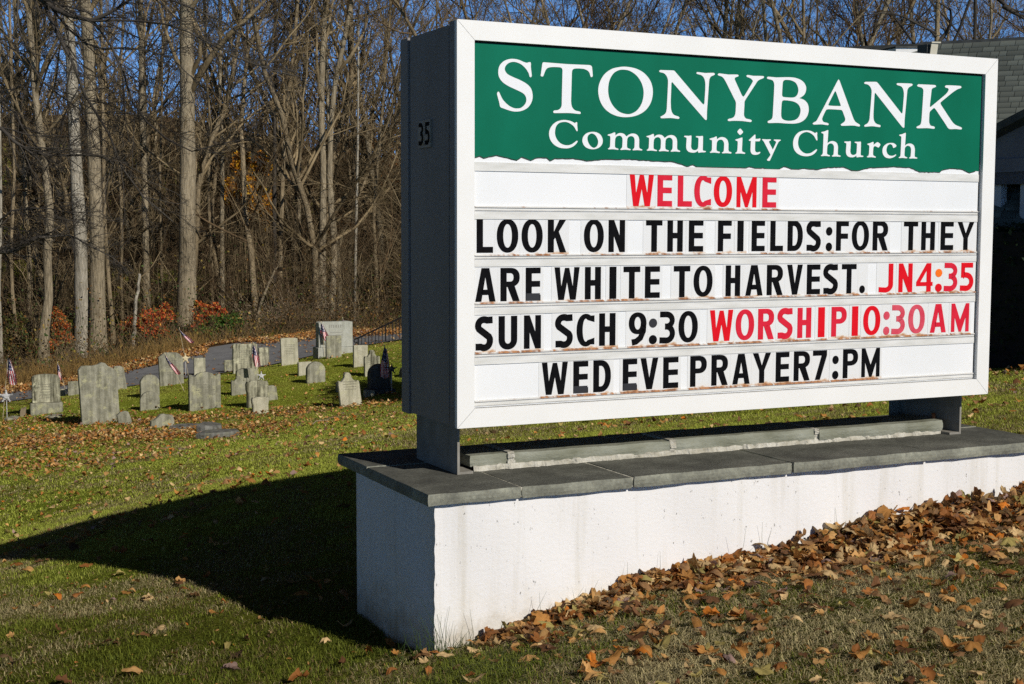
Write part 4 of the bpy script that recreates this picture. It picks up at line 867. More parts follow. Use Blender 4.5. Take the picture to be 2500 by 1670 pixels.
# ------------------------------------------------------------------ flags and star-shaped markers
def star_pts(r, n=5, k=.46, a0=90):
    return [(math.cos(math.radians(a0+i*180/n))*(r if i % 2 == 0 else r*k), math.sin(math.radians(a0+i*180/n))*(r if i % 2 == 0 else r*k)) for i in range(2*n)]
def flag(frame, base, top, fly_dx, length, label, spread=1.0, Y=None):
    """stick with its hanging cloth; base and top are measured points, fly_dx how far the tail swings sideways"""
    u, v = frame(*base); p = hit(u, v) if Y is None else at(u, v, Y)
    sc = (.21295 if frame is ZA else .2385)*p[1]/F_PX
    g0 = gz(p[0], p[1]); o = empty('small_flag', (p[0], p[1], g0), 0.0); tag(o, label, 'flag', 'small flags on sticks among the graves')
    tx = (top[0]-base[0])*sc; tz = (base[1]-top[1])*sc+(p[2]-g0)
    mb = MB(); mb.tube([(-.0*tx, 0, -.05), (tx*.5, 0, tz*.5), (tx, 0, tz)], .006, 6); mb.build('stick', M['pole'], o)
    mb = MB(); mb.tube([(tx, 0, tz-.004), (tx, 0, tz+.008), (tx, 0, tz+.022)], [.008, .013, .002], 8); mb.build('tip', M['star_gold'], o)
    L = length*sc; nu, nv = 26, 20; mb = MB(); V = []
    for j in range(nv+1):
        t = j/nv
        for i in range(nu+1):
            s = i/nu
            wd = spread*(.05+.16*min(1, t*1.6)*(1-.25*t))
            x = tx*(1-.0*t) + (fly_dx*sc)*t**1.2 + (s-.5)*wd + .02 - tx/tz*0
            y = -.015+.030*math.sin(s*9+t*2)*(0.4+t)+.02*t
            z = tz-.02 - L*t*(1-.10*abs(s-.5)) - (s)*.05*(1-t) + .012*math.sin(s*7)*t
            V.append((x, y, z))
    Fs = []; mi = []
    for j in range(nv):
        for i in range(nu):
            Fs.append((j*(nu+1)+i, j*(nu+1)+i+1, (j+1)*(nu+1)+i+1, (j+1)*(nu+1)+i))
            if j < nv*.42 and i < nu*.66: mi.append(0 if (i % 4 == 1 and j % 3 == 1) else 2)
            else: mi.append(1 if (i//2) % 2 == 0 else 0)
    mb.add(V, Fs); mb.m = mi
    mb.build('cloth', [M['fl_white'], M['fl_red'], M['fl_blue']], o, smooth=True); return p, g0
def marker(frame, centre, r, label, mt, p, g0, base=None):
    sc = (.21295 if frame is ZA else .2385)*p[1]/F_PX; u, v = frame(*centre); q = at(u, v, p[1]-.05)
    o = empty('star_marker', (q[0], q[1], g0), .15); tag(o, label, 'grave marker', 'star shaped grave markers holding flags')
    hz_ = q[2]-g0; mb = MB(); mb.tube([(.0, .02, -.05), (0, .02, hz_)], .007, 6); mb.build('stake', M['star_grey'], o)
    rr = r*sc; mb = MB(); pts = star_pts(rr); n = len(pts)
    V = [(x, -.006, z+hz_) for x, z in pts]+[(x, .010, z+hz_) for x, z in pts]+[(0, -.022, hz_), (0, .012, hz_)]
    Fs = [(i, (i+1) % n, 2*n) for i in range(n)]+[(n+(i+1) % n, n+i, 2*n+1) for i in range(n)]+[(i, n+i, n+(i+1) % n, (i+1) % n) for i in range(n)]
    mb.add(V, Fs)
    for k in range(5):
        a = math.radians(90+72*k); c = (math.cos(a)*rr*.98, math.sin(a)*rr*.98+hz_)
        mb.tube([(c[0], -.010, c[1]), (c[0], .012, c[1])], rr*.13, 8)
    mb.tube([(0, -.026, hz_), (0, -.012, hz_)], rr*.34, 12)
    mb.build('star', mt, o)
p, g0 = flag(ZA, (30, 1275), (113, 555), 35, 320, 'small striped flag hanging above a grey star at the far left edge', 1.15)
marker(ZA, (72, 1022), 68, 'grey star marker on a stake at the far left of the photo', M['star_grey'], p, g0)
p, g0 = flag(ZA, (775, 1015), (668, 632), 20, 190, 'small flag leaning left beside the streaked arched headstone', .7)
marker(ZA, (762, 950), 26, 'small dark star marker at the foot of the flag beside the streaked arched headstone', M['star_grey'], p, g0)
p, g0 = flag(ZA, (2165, 800), (2064, 238), 130, 160, 'small flag blown to the right above the white star, before the big central trunk', 1.0)
marker(ZA, (2125, 588), 54, 'pale gold star marker on a stick in front of the road', M['star_gold'], p, g0)
p, g0 = flag(ZA, (2125, 962), (1895, 528), 140, 230, 'small flag leaning against the headstone with clipped shoulders', .8)
p, g0 = flag(ZB, (825, 790), (752, 368), 30, 235, 'small flag hanging in front of the wide black streaked slab', .9)
marker(ZB, (830, 703), 42, 'grey star marker behind the stone with stepped shoulders', M['star_grey'], p, g0)
p, g0 = flag(ZB, (1485, 512), (1445, 150), 45, 190, 'small flag at the left front of the granite family monument', 1.0)
p, g0 = flag(ZB, (1765, 410), (1664, 108), 55, 185, 'small flag at the right side of the granite family monument', .8)
marker(ZB, (1735, 375), 26, 'small dark star marker at the right foot of the granite family monument', M['star_dark'], p, g0)
p, g0 = flag(ZB, (2175, 880), (2092, 388), -10, 330, 'shaded flag hanging over the dark round topped stone near the sign', 1.0)
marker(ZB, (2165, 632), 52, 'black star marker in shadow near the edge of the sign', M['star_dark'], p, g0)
u, v = ZA(265, 1255); p = hit(u, v); o = empty('wooden_stake', tuple(p), 0); tag(o, 'short weathered wooden stake with split top in the leaves before the streaked headstone', 'stake')
mb = MB(); h = 115*.21295*p[1]/F_PX
mb.prism([(-.05, -.05), (.04, -.05), (.05, h*.6), (.06, h*.95), (.035, h), (.01, h*.82), (-.02, h*.9), (-.045, h*.5)], -.03, .03); mb.build('stake', M['stick'], o)

# ------------------------------------------------------------------ black iron handrail
pL = at(868, 828, 38.6); pR = at(1010, 762, 38.6)
o = empty('handrail', (pL[0], pL[1], gz(pL[0], pL[1])), 0); tag(o, 'black iron stair handrail with thin upright bars beside the road', 'handrail')
zr = o.location.z; Lx = pR[0]-pL[0]
mb = MB(); mb.tube([(.05, 0, pL[2]-zr-.09), (0, 0, pL[2]-zr-.10), (-.045, 0, pL[2]-zr-.05), (-.02, 0, pL[2]-zr), (.05, 0, pL[2]-zr+.02), (Lx*.9, 0, pR[2]-zr-.06), (Lx, 0, pR[2]-zr)], .022, 8); mb.build('top_rail', M['rail'], o)
for k in range(17):
    t = (k+.8)/17; x = Lx*t; zt = pL[2]-zr+.02+(pR[2]-pL[2]-.02)*t; b = gz(pL[0]+x, pL[1])-zr
    mb = MB(); r_ = .012 if k % 8 else .022; mb.tube([(x, 0, b-.1), (x, 0, zt)], r_, 6); mb.build('baluster', M['rail'], o)

# ------------------------------------------------------------------ church
a = math.radians(25); RU = np.array([math.cos(a), -math.sin(a), 0]); RV = np.array([-math.sin(a), -math.cos(a), 0])
r0 = at(2296, 108, 20.0); pit = math.radians(36)
ch = empty('church', (r0[0], r0[1], gz(r0[0], r0[1])), 0); tag(ch, 'low church building with grey green shingle roof and shaded porch behind the sign', 'church')
cb = np.array(ch.location)
dn = RV*math.cos(pit)-UP*math.sin(pit); nr = np.cross(RU, dn); nr = -nr if nr[2] < 0 else nr
V = []; T = []; Q = []
course = .135; Lr = 9.0
for row in range(34):
    x = -.25-(.15 if row % 2 else 0)
    while x < Lr:
        w = R.uniform(.10, .24); g_ = R.uniform(.72, 1.15); c_ = np.array([.118, .132, .116])*g_*R.choice([1, 1, .85, 1.08]); x1 = min(x+w-.006, Lr)
        b = len(V)
        for (s, d, h) in ((x, row*course, .002), (x1, row*course, .002), (x1, row*course+course+.02, .016), (x, row*course+course+.02, .016), (x1, row*course+course+.02, .001), (x, row*course+course+.02, .001)):
            V.append(r0+RU*s+dn*d+nr*h-cb); T.append(c_)
        Q += [(b, b+1, b+2, b+3), (b+3, b+2, b+4, b+5)]; x += w
link('shingles', npmesh('shingles', V, quads=Q, mats=[M['tinted']], tint=np.array(T)), ch)
def obox(name, mt, org, A, B, Cc, par, bev=0):
    """box spanned by three edge vectors from org"""
    mb = MB(); A, B, Cc = map(np.array, (A, B, Cc)); V = [org+A*i+B*j+Cc*k for k in (0, 1) for j in (0, 1) for i in (0, 1)]
    vol = np.dot(np.cross(A, B), Cc); Fs = [(0, 2, 3, 1), (4, 5, 7, 6), (0, 1, 5, 4), (1, 3, 7, 5), (3, 2, 6, 7), (2, 0, 4, 6)]
    if vol < 0: Fs = [f[::-1] for f in Fs]
    mb.add([v-cb for v in V], Fs); return mb.build(name, mt, par)
M['roof_dark'] = mat('roof_dark', (0.05, 0.055, 0.055), (0.09, 0.095, 0.09), 6, 0.9)
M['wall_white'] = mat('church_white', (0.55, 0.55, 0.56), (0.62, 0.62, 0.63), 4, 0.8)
M['wall_shade'] = mat('porch_gable_shaded', (0.18, 0.18, 0.21), (0.22, 0.22, 0.25), 3, 0.8)  # white gable paint with its shade put into the colour
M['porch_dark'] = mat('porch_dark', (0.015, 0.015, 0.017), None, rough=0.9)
M['beige'] = mat('lamp_beige', (0.50, 0.47, 0.36), (0.58, 0.55, 0.44), 8, 0.6)
obox('ridge_cap', M['roof_dark'], r0-RU*.28-nr*.02, RU*9.3, -RV*.12, UP*.06, ch)
obox('roof_deck', M['roof_dark'], r0-RU*.25-nr*.06, RU*9.2, dn*4.65, nr*.055, ch)
bk = -RV*math.cos(pit)-UP*math.sin(pit); nb = np.cross(RU, bk); nb = -nb if nb[2] < 0 else nb
obox('rear_roof', M['roof_dark'], r0-RU*.25-nb*.06-RV*.13, RU*9.2, bk*4.6, nb*.055, ch)
ev = r0+dn*4.3
obox('wall', M['wall_white'], np.array([ev[0], ev[1], cb[2]-.3])-RV*.4, RU*9, -RV*5.6, UP*(ev[2]-cb[2]+.25), ch)
mb = MB(); gx = r0+RU*.02
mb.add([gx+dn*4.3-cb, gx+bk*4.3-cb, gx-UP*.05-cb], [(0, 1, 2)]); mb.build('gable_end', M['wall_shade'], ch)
# lower wing running away to the left with a white box and a lamp at its ridge
w0 = at(2055, 121, 25.0); w1 = at(2305, 112, 21.4)
wd = w1-w0; wd = np.array([wd[0], wd[1], 0]); wl = np.linalg.norm(wd); wu = wd/wl; wn_ = np.array([wu[1], -wu[0], 0])
obox('wing_roof', M['roof_dark'], w0, wd+UP*(w1[2]-w0[2]), wn_*2.2-UP*1.3, UP*.05, ch)
obox('wing_roof', M['roof_dark'], w0, wd+UP*(w1[2]-w0[2]), -wn_*2.2-UP*1.3, UP*.05, ch)
obox('wing_wall', M['wall_white'], np.array([w0[0], w0[1], cb[2]-.3])+wn_*1.8, wd, -wn_*3.6, UP*(w0[2]-1.15-cb[2]), ch)
v0 = at(2187, 131, 20.0); v1 = at(2246, 114, 20.0); ww = v1[0]-v0[0]
vt = obox('roof_vent', M['white_paint'], v0-UP*.25, np.array([ww, 0, 0]), np.array([-.28, .75, 0]), UP*(v1[2]-v0[2]+.23), ch)
obox('vent_lid', M['roof_dark'], v0+UP*(v1[2]-v0[2]-.018)+np.array([-.01, -.02, 0]), np.array([ww+.02, 0, 0]), np.array([-.29, .80, 0]), UP*.02, vt)
f0 = at(2263, 133, 19.5)
fl = obox('floodlight', M['roof_dark'], f0-UP*.1, np.array([.075, .05, 0]), np.array([-.10, .12, 0]), UP*.24, ch)
obox('lamp_face', M['beige'], f0+np.array([.02, -.035, -.1]), np.array([.10, .02, 0]), np.array([0, .03, 0]), UP*.25+np.array([.03, 0, 0]), fl)
obox('lamp_bracket', M['beige'], f0+np.array([.05, -.05, .15]), np.array([.13, .02, 0]), np.array([0, .04, 0]), UP*.02-np.array([0, 0, 0]), fl)
# porch gable on the right, its face turned away from the sun
tg = np.array([.53, -.85, 0])/np.linalg.norm([.53, -.85]); wi = np.array([.85, .53, 0])/np.linalg.norm([.85, .53])
A0 = at(2433, 329, 16.5); rise = math.tan(math.radians(20))
def gp(s, z): return A0 + tg*s + UP*(z-A0[2])
zk = A0[2]; zbm = at(2433, 388, 16.5)[2]; zfl = gz(A0[0], A0[1])
s0, s1, pk = -1.6, 7.0, 2.7
mb = MB(); P = [gp(s0, zbm), gp(s1, zbm), gp(s1, zk+rise*(2*pk-s1)), gp(pk, zk+rise*pk), gp(s0, zk+rise*s0)]
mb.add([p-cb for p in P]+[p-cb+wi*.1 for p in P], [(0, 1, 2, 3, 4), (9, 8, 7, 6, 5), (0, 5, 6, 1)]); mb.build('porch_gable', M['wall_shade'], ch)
obox('rake_board', M['roof_dark'], gp(s0-.2, zk+rise*(s0-.2))-wi*.25-UP*.05, tg*(pk-s0+.2)+UP*rise*(pk-s0+.2), wi*4.5, UP*.09, ch)
obox('rake_board', M['roof_dark'], gp(pk, zk+rise*pk)-wi*.25-UP*.05, tg*(pk-s0+.2)-UP*rise*(pk-s0+.2), wi*4.5, UP*.09, ch)
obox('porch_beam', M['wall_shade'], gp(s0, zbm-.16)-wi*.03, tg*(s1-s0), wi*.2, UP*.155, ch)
obox('porch_wall', M['porch_dark'], gp(s0, zfl-.4)+wi*1.3, tg*(s1-s0), wi*.1, UP*(zbm-zfl+.4), ch)
obox('porch_ceiling', M['porch_dark'], gp(s0, zbm)+wi*.12, tg*(s1-s0), wi*1.3, UP*.03, ch)
for k in range(11):
    obox('porch_column', M['wall_white'], gp(s0+.2+k*.42, zfl-.3)+wi*.10, tg*.15, wi*.10, UP*(zbm-.16-zfl+.3), ch)
obox('porch_side', M['porch_dark'], gp(s1, zfl-.4), tg*.1, wi*1.4, UP*(zbm-zfl+.4), ch)
obox('porch_side', M['porch_dark'], gp(s0, zfl-.4)-tg*.1, tg*.1, wi*1.4, UP*(zbm-zfl+.4), ch)
# clipped dark hedge in front of the porch
hp = gp(s0, zfl)-wi*.75
hd = empty('hedge', (hp[0], hp[1], zfl), math.atan2(tg[1], tg[0])); tag(hd, 'dark clipped evergreen hedge in deep shade before the church porch', 'hedge')
n = 9000; q = np.stack([rng.uniform(0, s1-s0, n), rng.uniform(0, .7, n), rng.uniform(-.2, 1.62, n)], 1)
k = rng.integers(0, 3, n); q[k == 0, 1] = rng.normal(0, .03, (k == 0).sum()); q[k == 1, 2] = 1.60+rng.normal(0, .03, (k == 1).sum())
def leaf_cloud(P, size, tint, jitter=.35, flat_=0.0):
    """little two-triangle leaves, each with its own tilt and colour"""
    n = len(P); d = rng.standard_normal((n, 3)); d[:, 2] *= (1-flat_); d /= np.linalg.norm(d, axis=1, keepdims=True)
    e = np.cross(d, rng.standard_normal((n, 3))); e /= np.linalg.norm(e, axis=1, keepdims=True); nn = np.cross(d, e)
    s = (size*rng.uniform(.6, 1.3, n))[:, None]
    V = np.stack([P-d*s*.5, P+e*s*.32+nn*s*.1, P+d*s*.5, P-e*s*.32+nn*s*.1], 1).reshape(-1, 3)
    Q = np.arange(4*n).reshape(n, 4); T = np.asarray(tint)
    if T.ndim == 1: T = np.repeat(T[None], n, 0)
    T = T*rng.uniform(1-jitter, 1+jitter, (n, 1)); return V, Q, np.repeat(T, 4, 0)
V, Q, T = leaf_cloud(q, .06, (.018, .035, .016))
link('foliage', npmesh('foliage', V, quads=Q, mats=[M['tinted_leaf']], tint=T), hd)
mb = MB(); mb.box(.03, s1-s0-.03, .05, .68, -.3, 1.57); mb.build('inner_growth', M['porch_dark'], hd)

# ------------------------------------------------------------------ trees
def grow(P, Rd, n, tmin, tmax, ratio, ang, K, wig, up, rr=.55, rmin=.002, lenbase=None):
    """children of N parent polylines, n each: curved polylines and their radii"""
    N, K0, _ = P.shape; idx = np.repeat(np.arange(N), n); m = len(idx)
    t = rng.uniform(tmin, tmax, m); f = t*(K0-1); i = np.minimum(f.astype(int), K0-2); f -= i
    pos = P[idx, i]*(1-f)[:, None]+P[idx, i+1]*f[:, None]; tan = P[idx, i+1]-P[idx, i]; tan /= np.linalg.norm(tan, axis=1, keepdims=True)+1e-9
    rad = Rd[idx, i]*(1-f)+Rd[idx, i+1]*f
    rv = np.cross(tan, rng.standard_normal((m, 3))); rv /= np.linalg.norm(rv, axis=1, keepdims=True)+1e-9
    an = np.radians(rng.uniform(ang[0], ang[1], m))[:, None]; d = tan*np.cos(an)+rv*np.sin(an)
    L0 = np.linalg.norm(np.diff(P, axis=1), axis=2).sum(1)[idx] if lenbase is None else np.full(m, lenbase)
    L = L0*ratio*(1.05-.6*t)*rng.uniform(.55, 1.25, m); out = np.empty((m, K, 3)); out[:, 0] = pos
    for k in range(1, K):
        d = d+rng.standard_normal((m, 3))*wig+np.array([0, 0, up]); d /= np.linalg.norm(d, axis=1, keepdims=True)
        out[:, k] = out[:, k-1]+d*(L/(K-1))[:, None]
    r0 = np.minimum(rad*rr, L*.02+.004)*rng.uniform(.7, 1.0, m)
    tap = np.linspace(1, .3, K); return out, np.maximum(r0[:, None]*tap[None], rmin)
def trunk_poly(H, lean, K=14, wig=.06):
    d = np.array([lean[0], lean[1], 1.0]); d /= np.linalg.norm(d); P = [np.zeros(3)-np.array([0, 0, .3])]
    for k in range(K-1):
        d = d+rng.standard_normal(3)*wig*np.array([1, 1, .2]); d[2] = max(d[2], .7); d /= np.linalg.norm(d); P.append(P[-1]+d*H/(K-1))
    return np.array(P)
def trunk_mesh(name, P, r, mt, sides=10):
    n = 40; t = np.linspace(0, 1, n); ti = np.linspace(0, 1, len(P))
    PP = np.stack([np.interp(t, ti, P[:, k]) for k in range(3)], 1); rr_ = np.interp(t, ti, r)
    fl = 1+.55*np.exp(-t*n*.55); rr_ = rr_*fl*(1+.03*np.sin(t*37+R.uniform(0, 6)))
    V, Q = tubes(PP[None], rr_[None], sides); return npmesh(name, V, quads=Q, mats=[mt], smooth=True)
def crown_mesh(name, TP, TR_, nl, nb, ntw, nf, limb, mt, low=.32, up=.10, explicit=None, wig=.16, ang=(28, 62), fine=True, rmin=.0035):
    P0 = TP[None]; R0 = TR_[None]
    L1, r1 = grow(P0, R0, nl, low, .97, limb, ang, 8, wig*.8, up, .62, .012)
    if explicit is not None:
        for p, r in explicit:
            ti = np.linspace(0, 1, len(p)); t = np.linspace(0, 1, 8); q = np.stack([np.interp(t, ti, np.array(p)[:, k]) for k in range(3)], 1)
            L1 = np.concatenate([L1, q[None]]); r1 = np.concatenate([r1, np.linspace(r, r*.25, 8)[None]])
    L2, r2 = grow(L1, r1, nb, .18, .98, .50, (25, 60), 6, wig, up*.7, .6, rmin*1.6)
    L3, r3 = grow(L2, r2, ntw, .15, 1.0, .52, (25, 60), 5, wig*1.1, up*.5, .62, rmin*1.15)
    parts = [tubes(L1, r1, 6), tubes(L2, r2, 4), tubes(L3, r3, 3)]
    if fine and nf:
        L4, r4 = grow(L3, r3, nf, .2, 1.0, .6, (20, 60), 3, wig*1.2, .05, .7, rmin); parts.append(tubes(L4, r4, 3))
    V, Q = join(parts); return npmesh(name, V, quads=Q, mats=[mt])
def place_tree(label, x, y, tmesh, cmesh, rz=0, s=1.0, group='bare trees of the wood behind the graves', name='bare_tree'):
    o = empty(name, (x, y, gz(x, y)), rz); o.scale = (s, s, s); tag(o, label, 'tree', group)
    link('trunk', tmesh, o)
    if cmesh is not None: link('crown', cmesh, o)
    return o
ZI = lambda x, y: (x*.574, y*.574)          # frame used to read the left half of the wood
def read_path(pts, Y, frame=ZI):
    return np.array([at(*frame(x, y), Y) for x, y in pts])
def named(label, pts, wpx, Y, mt, nl=16, nb=7, ntw=6, nf=2, limb=.30, low=.45, extra=10.0, rtop=.35, forks=(), frame=ZI, twig=None, name='bare_tree', **kw):
    """a tree whose trunk follows the course read off the photo at its own distance"""
    P = read_path(pts, Y, frame); b = P[0]; zg = gz(b[0], b[1]); Pl = P-np.array([b[0], b[1], zg]); Pl[0, 2] = -.3
    if extra: d = Pl[-1]-Pl[-2]; d = d/np.linalg.norm(d); d = d+np.array([0, 0, .5]); d /= np.linalg.norm(d); Pl = np.concatenate([Pl, (Pl[-1]+d*extra*.5)[None], (Pl[-1]+d*extra)[None]])
    n = 16; ti = np.linspace(0, 1, len(Pl)); cum = np.concatenate([[0], np.cumsum(np.linalg.norm(np.diff(Pl, axis=0), axis=1))]); cum /= cum[-1]
    t = np.linspace(0, 1, n); PP = np.stack([np.interp(t, cum, Pl[:, k]) for k in range(3)], 1)
    PP[1:-1, 1] += rng.normal(0, .05, n-2)
    r = wpx*.574/2*Y/F_PX; rr_ = r*np.linspace(1, rtop, n)**.9
    ex = [(read_path(fp, Y, frame)-np.array([b[0], b[1], zg]), fw*.574/2*Y/F_PX) for fp, fw in forks]
    return place_tree(label, b[0], b[1], trunk_mesh('trunk', PP, rr_, mt, 12), crown_mesh('crown', PP, rr_, nl, nb, ntw, nf, limb, twig or M['twig'], low, explicit=ex or None, **kw), name=name)
named('left of the two big pale trunks standing side by side, silvery grey', [(350, 1525), (346, 1200), (338, 900), (318, 600), (303, 350), (288, 80)], 62, 45, M['bark_pale'], nl=14, low=.5)
named('right of the two big pale trunks standing side by side, tan grey', [(420, 1512), (414, 1200), (407, 850), (395, 560), (380, 300), (365, 60)], 66, 45, M['bark_tan'], nl=14, low=.5)
named('largest tree, a straight thick trunk that forks high up, before the red shrubs', [(792, 1450), (795, 1200), (798, 900), (796, 600), (795, 330), (790, 100), (800, -150)], 76, 47, M['bark_tan'], nl=10, low=.45, rtop=.45,
      forks=[([(812, 390), (880, 260), (970, 150), (1060, 70), (1130, 0), (1230, -120)], 30), ([(790, 330), (740, 230), (700, 120), (670, -20)], 26), ([(800, 350), (860, 220), (830, 100), (780, 20)], 24)])
named('crooked vine wrapped trunk near the left edge of the photo', [(188, 1525), (186, 1400), (208, 1250), (197, 1120), (218, 950), (200, 760), (170, 560), (150, 380)], 42, 43, M['bark_tan'], nl=14, low=.35, rtop=.2)
named('thin pale dead trunk leaning right with a broken top before the red shrub', [(562, 1492), (572, 1380), (580, 1280), (594, 1165)], 18, 45, M['bark_pale'], nl=3, nb=3, ntw=2, nf=1, limb=.7, low=.7, extra=0, rtop=.6)
named('straight brown trunk rising from the red shrub, left of the largest tree', [(624, 1355), (620, 1000), (612, 700), (603, 400), (598, 50)], 33, 51, M['bark_tan'])
named('slim straight trunk just right of the largest tree, behind the green shrub', [(948, 1340), (944, 1000), (946, 700), (938, 400), (935, 100)], 21, 52, M['bark_tan'])
named('thin trunk with a curve, second to the right of the largest tree', [(906, 1322), (898, 1100), (885, 800), (895, 600), (880, 300)], 15, 54, M['bark_brown'])
named('dark straight trunk where the orange leaves glow', [(1168, 1330), (1168, 1000), (1166, 700), (1170, 400), (1172, 50)], 20, 53, M['bark_dark'], twig=M['twig_dark'])
named('grey brown trunk touching the dark straight one on its right', [(1190, 1362), (1192, 1100), (1198, 800), (1215, 500), (1250, 200)], 22, 51, M['bark_brown'])
named('left stem of the twin trunks behind the granite monument, forking at its middle', [(1368, 1345), (1370, 1000), (1378, 700), (1362, 450), (1372, 250), (1385, 20)], 34, 51, M['bark_tan'], nl=20,
      forks=[([(1366, 430), (1345, 250), (1350, 100), (1330, -30)], 18)])
named('right stem of the twin trunks behind the granite monument, leaning right high up', [(1398, 1360), (1425, 1120), (1400, 800), (1410, 500), (1425, 320), (1480, 120), (1500, -30)], 28, 51, M['bark_tan'], nl=20,
      forks=[([(1420, 330), (1500, 230), (1560, 110), (1570, -20)], 20)])
named('short bright trunk showing beside the pair behind the granite monument', [(1447, 1300), (1440, 1120), (1415, 900), (1400, 600)], 22, 54, M['bark_tan'])
named('slender pale trunk right of the granite monument', [(1506, 1358), (1510, 1200), (1513, 1050), (1520, 700)], 13, 52, M['bark_pale'])
named('leaning brown trunk with bark peeling, far right of the wood beside the sign', [(1605, 1345), (1600, 1100), (1585, 900), (1600, 780)], 17, 54, M['bark_brown'])
named('long slanting trunk rising to the right behind the handrail', [(1395, 1300), (1450, 1000), (1520, 850), (1600, 650), (1690, 500)], 15, 55, M['bark_brown'], extra=4)
named('dead trunk fallen aslant to the right in front of the dark wood', [(1068, 1405), (1110, 1290), (1150, 1190), (1200, 1090)], 15, 48.5, M['bark_tan'], nl=4, nb=3, ntw=2, nf=1, extra=0, low=.4, rtop=.5)
named('bent slim trunk just right of the two big pale trunks', [(484, 1485), (478, 1350), (470, 1240), (452, 1160), (446, 900), (440, 500)], 19, 47, M['bark_brown'])
named('sunlit trunk third from the left edge, standing back among the brambles', [(120, 1340), (128, 1150), (115, 980), (100, 700), (75, 300)], 24, 52, M['bark_tan'])
named('greenish trunk behind the crooked vine wrapped one', [(165, 1310), (168, 1150), (155, 800), (150, 400), (140, 50)], 30, 54, M['bark_brown'])
named('thin trunk second from the left edge', [(75, 1460), (60, 1300), (45, 1100), (60, 800), (50, 300)], 16, 46, M['bark_brown'])
named('pale trunk cut by the left edge of the photo', [(0, 1480), (-4, 1200), (2, 800), (-6, 200)], 16, 44, M['bark_pale'])
named('thin trunk in the dark gap right of the orange leaves', [(1290, 1310), (1275, 1100), (1270, 850), (1280, 500), (1300, 200)], 17, 56, M['bark_tan'])
named('thin grey trunk left of the twin trunks, in the dark part of the wood', [(1246, 1290), (1255, 1000), (1262, 700), (1290, 400), (1330, 100)], 14, 58, M['bark_tan'])
named('slender dark stem left of the largest tree', [(690, 1320), (684, 1000), (680, 700), (690, 300)], 12, 53, M['bark_brown'])
named('stem between the straight brown trunk and the bent slim one', [(528, 1380), (515, 1200), (520, 1000), (500, 600), (520, 200)], 14, 50, M['bark_brown'])
# trees whose tops show above the sign and the church (read in the frame of the right half)
ZR = lambda x, y: (1700+x*.3407, y*.3407)
named('dark spreading oak directly behind the church lamp, with curving limbs', [(1720, 900), (1735, 500), (1725, 300), (1745, 180), (1720, 60), (1750, -80)], 46*.6, 40, M['bark_brown'], frame=ZR, nl=16, nb=8, ntw=6, nf=2, low=.35, limb=.5, twig=M['twig_dark'],
      forks=[([(1735, 300), (1790, 240), (1830, 160), (1820, 60), (1700, 0)], 20), ([(1720, 240), (1600, 180), (1450, 100), (1300, 90), (1180, 120)], 12), ([(1735, 290), (1680, 220), (1560, 140), (1400, 130)], 12)])
named('vine clad dark trunk at the right behind the church ridge', [(2000, 900), (2000, 500), (1990, 300), (1995, 150), (2000, -60)], 34*.6, 42, M['bark_dark'], frame=ZR, nl=14, nb=8, ntw=6, nf=2, low=.35, limb=.45, twig=M['twig_dark'],
      forks=[([(2200, 40), (2260, 80), (2310, 110), (2370, 150)], 24), ([(2150, -20), (2230, 50), (2290, 80), (2400, 90)], 18)])
named('thick vine clad trunk seen over the middle of the sign', [(770, 1100), (765, 600), (760, 330), (775, 150), (765, -40)], 30*.6, 46, M['bark_brown'], frame=ZR, nl=16, nb=8, ntw=6, nf=2, low=.35, limb=.42,
      forks=[([(760, 250), (700, 150), (640, 50), (590, -40)], 14), ([(940, 330), (880, 250), (810, 200), (790, 130)], 12)])
named('forked pale brown tree seen over the right of the green heading', [(420, 1100), (410, 600), (415, 300), (400, 160), (450, 70), (490, -30)], 18*.6, 46, M['bark_tan'], frame=ZR, nl=16, nb=8, ntw=6, nf=2, low=.35, limb=.42)

# ---- prototypes copied through the wood
protos = []
for k in range(8):
    H = R.uniform(17, 23); P = trunk_poly(H, (R.uniform(-.14, .14), R.uniform(-.1, .1)), wig=.12); r = np.linspace(1, .12, len(P))*R.uniform(.09, .17)
    mt = [M['bark_tan'], M['bark_brown'], M['bark_brown'], M['bark_brown']][k % 4]
    protos.append((trunk_mesh('trunk', P, r, mt, 8), crown_mesh('crown', P, r, 26, 7, 6, 2, .27, M['twig'] if k % 3 else M['twig_far'], .14, rmin=.006)))
kinds = ['slim bare tree standing deep in the leafless wood', 'tall bare tree with fine brown twigs far back in the wood']
cnt = 0
def free(x, y, pts, dmin): return all((x-a)**2+(y-b)**2 > dmin*dmin for a, b in pts)
spots = []
for k in range(4000):
    y = R.uniform(48, 90); x = R.uniform(-.46*y, .44*y)
    if not free(x, y, spots, 1.9): continue
    spots.append((x, y))
    if len(spots) >= 120: break
for k, (x, y) in enumerate(spots):
    t, c_ = protos[k % 8]; lab = kinds[0] if y < 64 else kinds[1]
    place_tree(lab, x, y, t, c_, R.uniform(0, 6.28), R.uniform(.75, 1.15), 'slim trees deep in the wood' if y < 64 else 'trees far back in the wood')
# the wood goes on to the left of the view
side = []
for k in range(3000):
    y = R.uniform(6, 62); x = R.uniform(-62, -20)
    if x > -.5*y-3 or not free(x, y, side, 2.6): continue
    side.append((x, y))
    if len(side) >= 70: break
for k, (x, y) in enumerate(side):
    t, c_ = protos[(k*3) % 8]; place_tree('bare tree of the wood standing left of the view', x, y, t, c_, R.uniform(0, 6.28), R.uniform(.75, 1.1), 'trees of the wood left of the view')
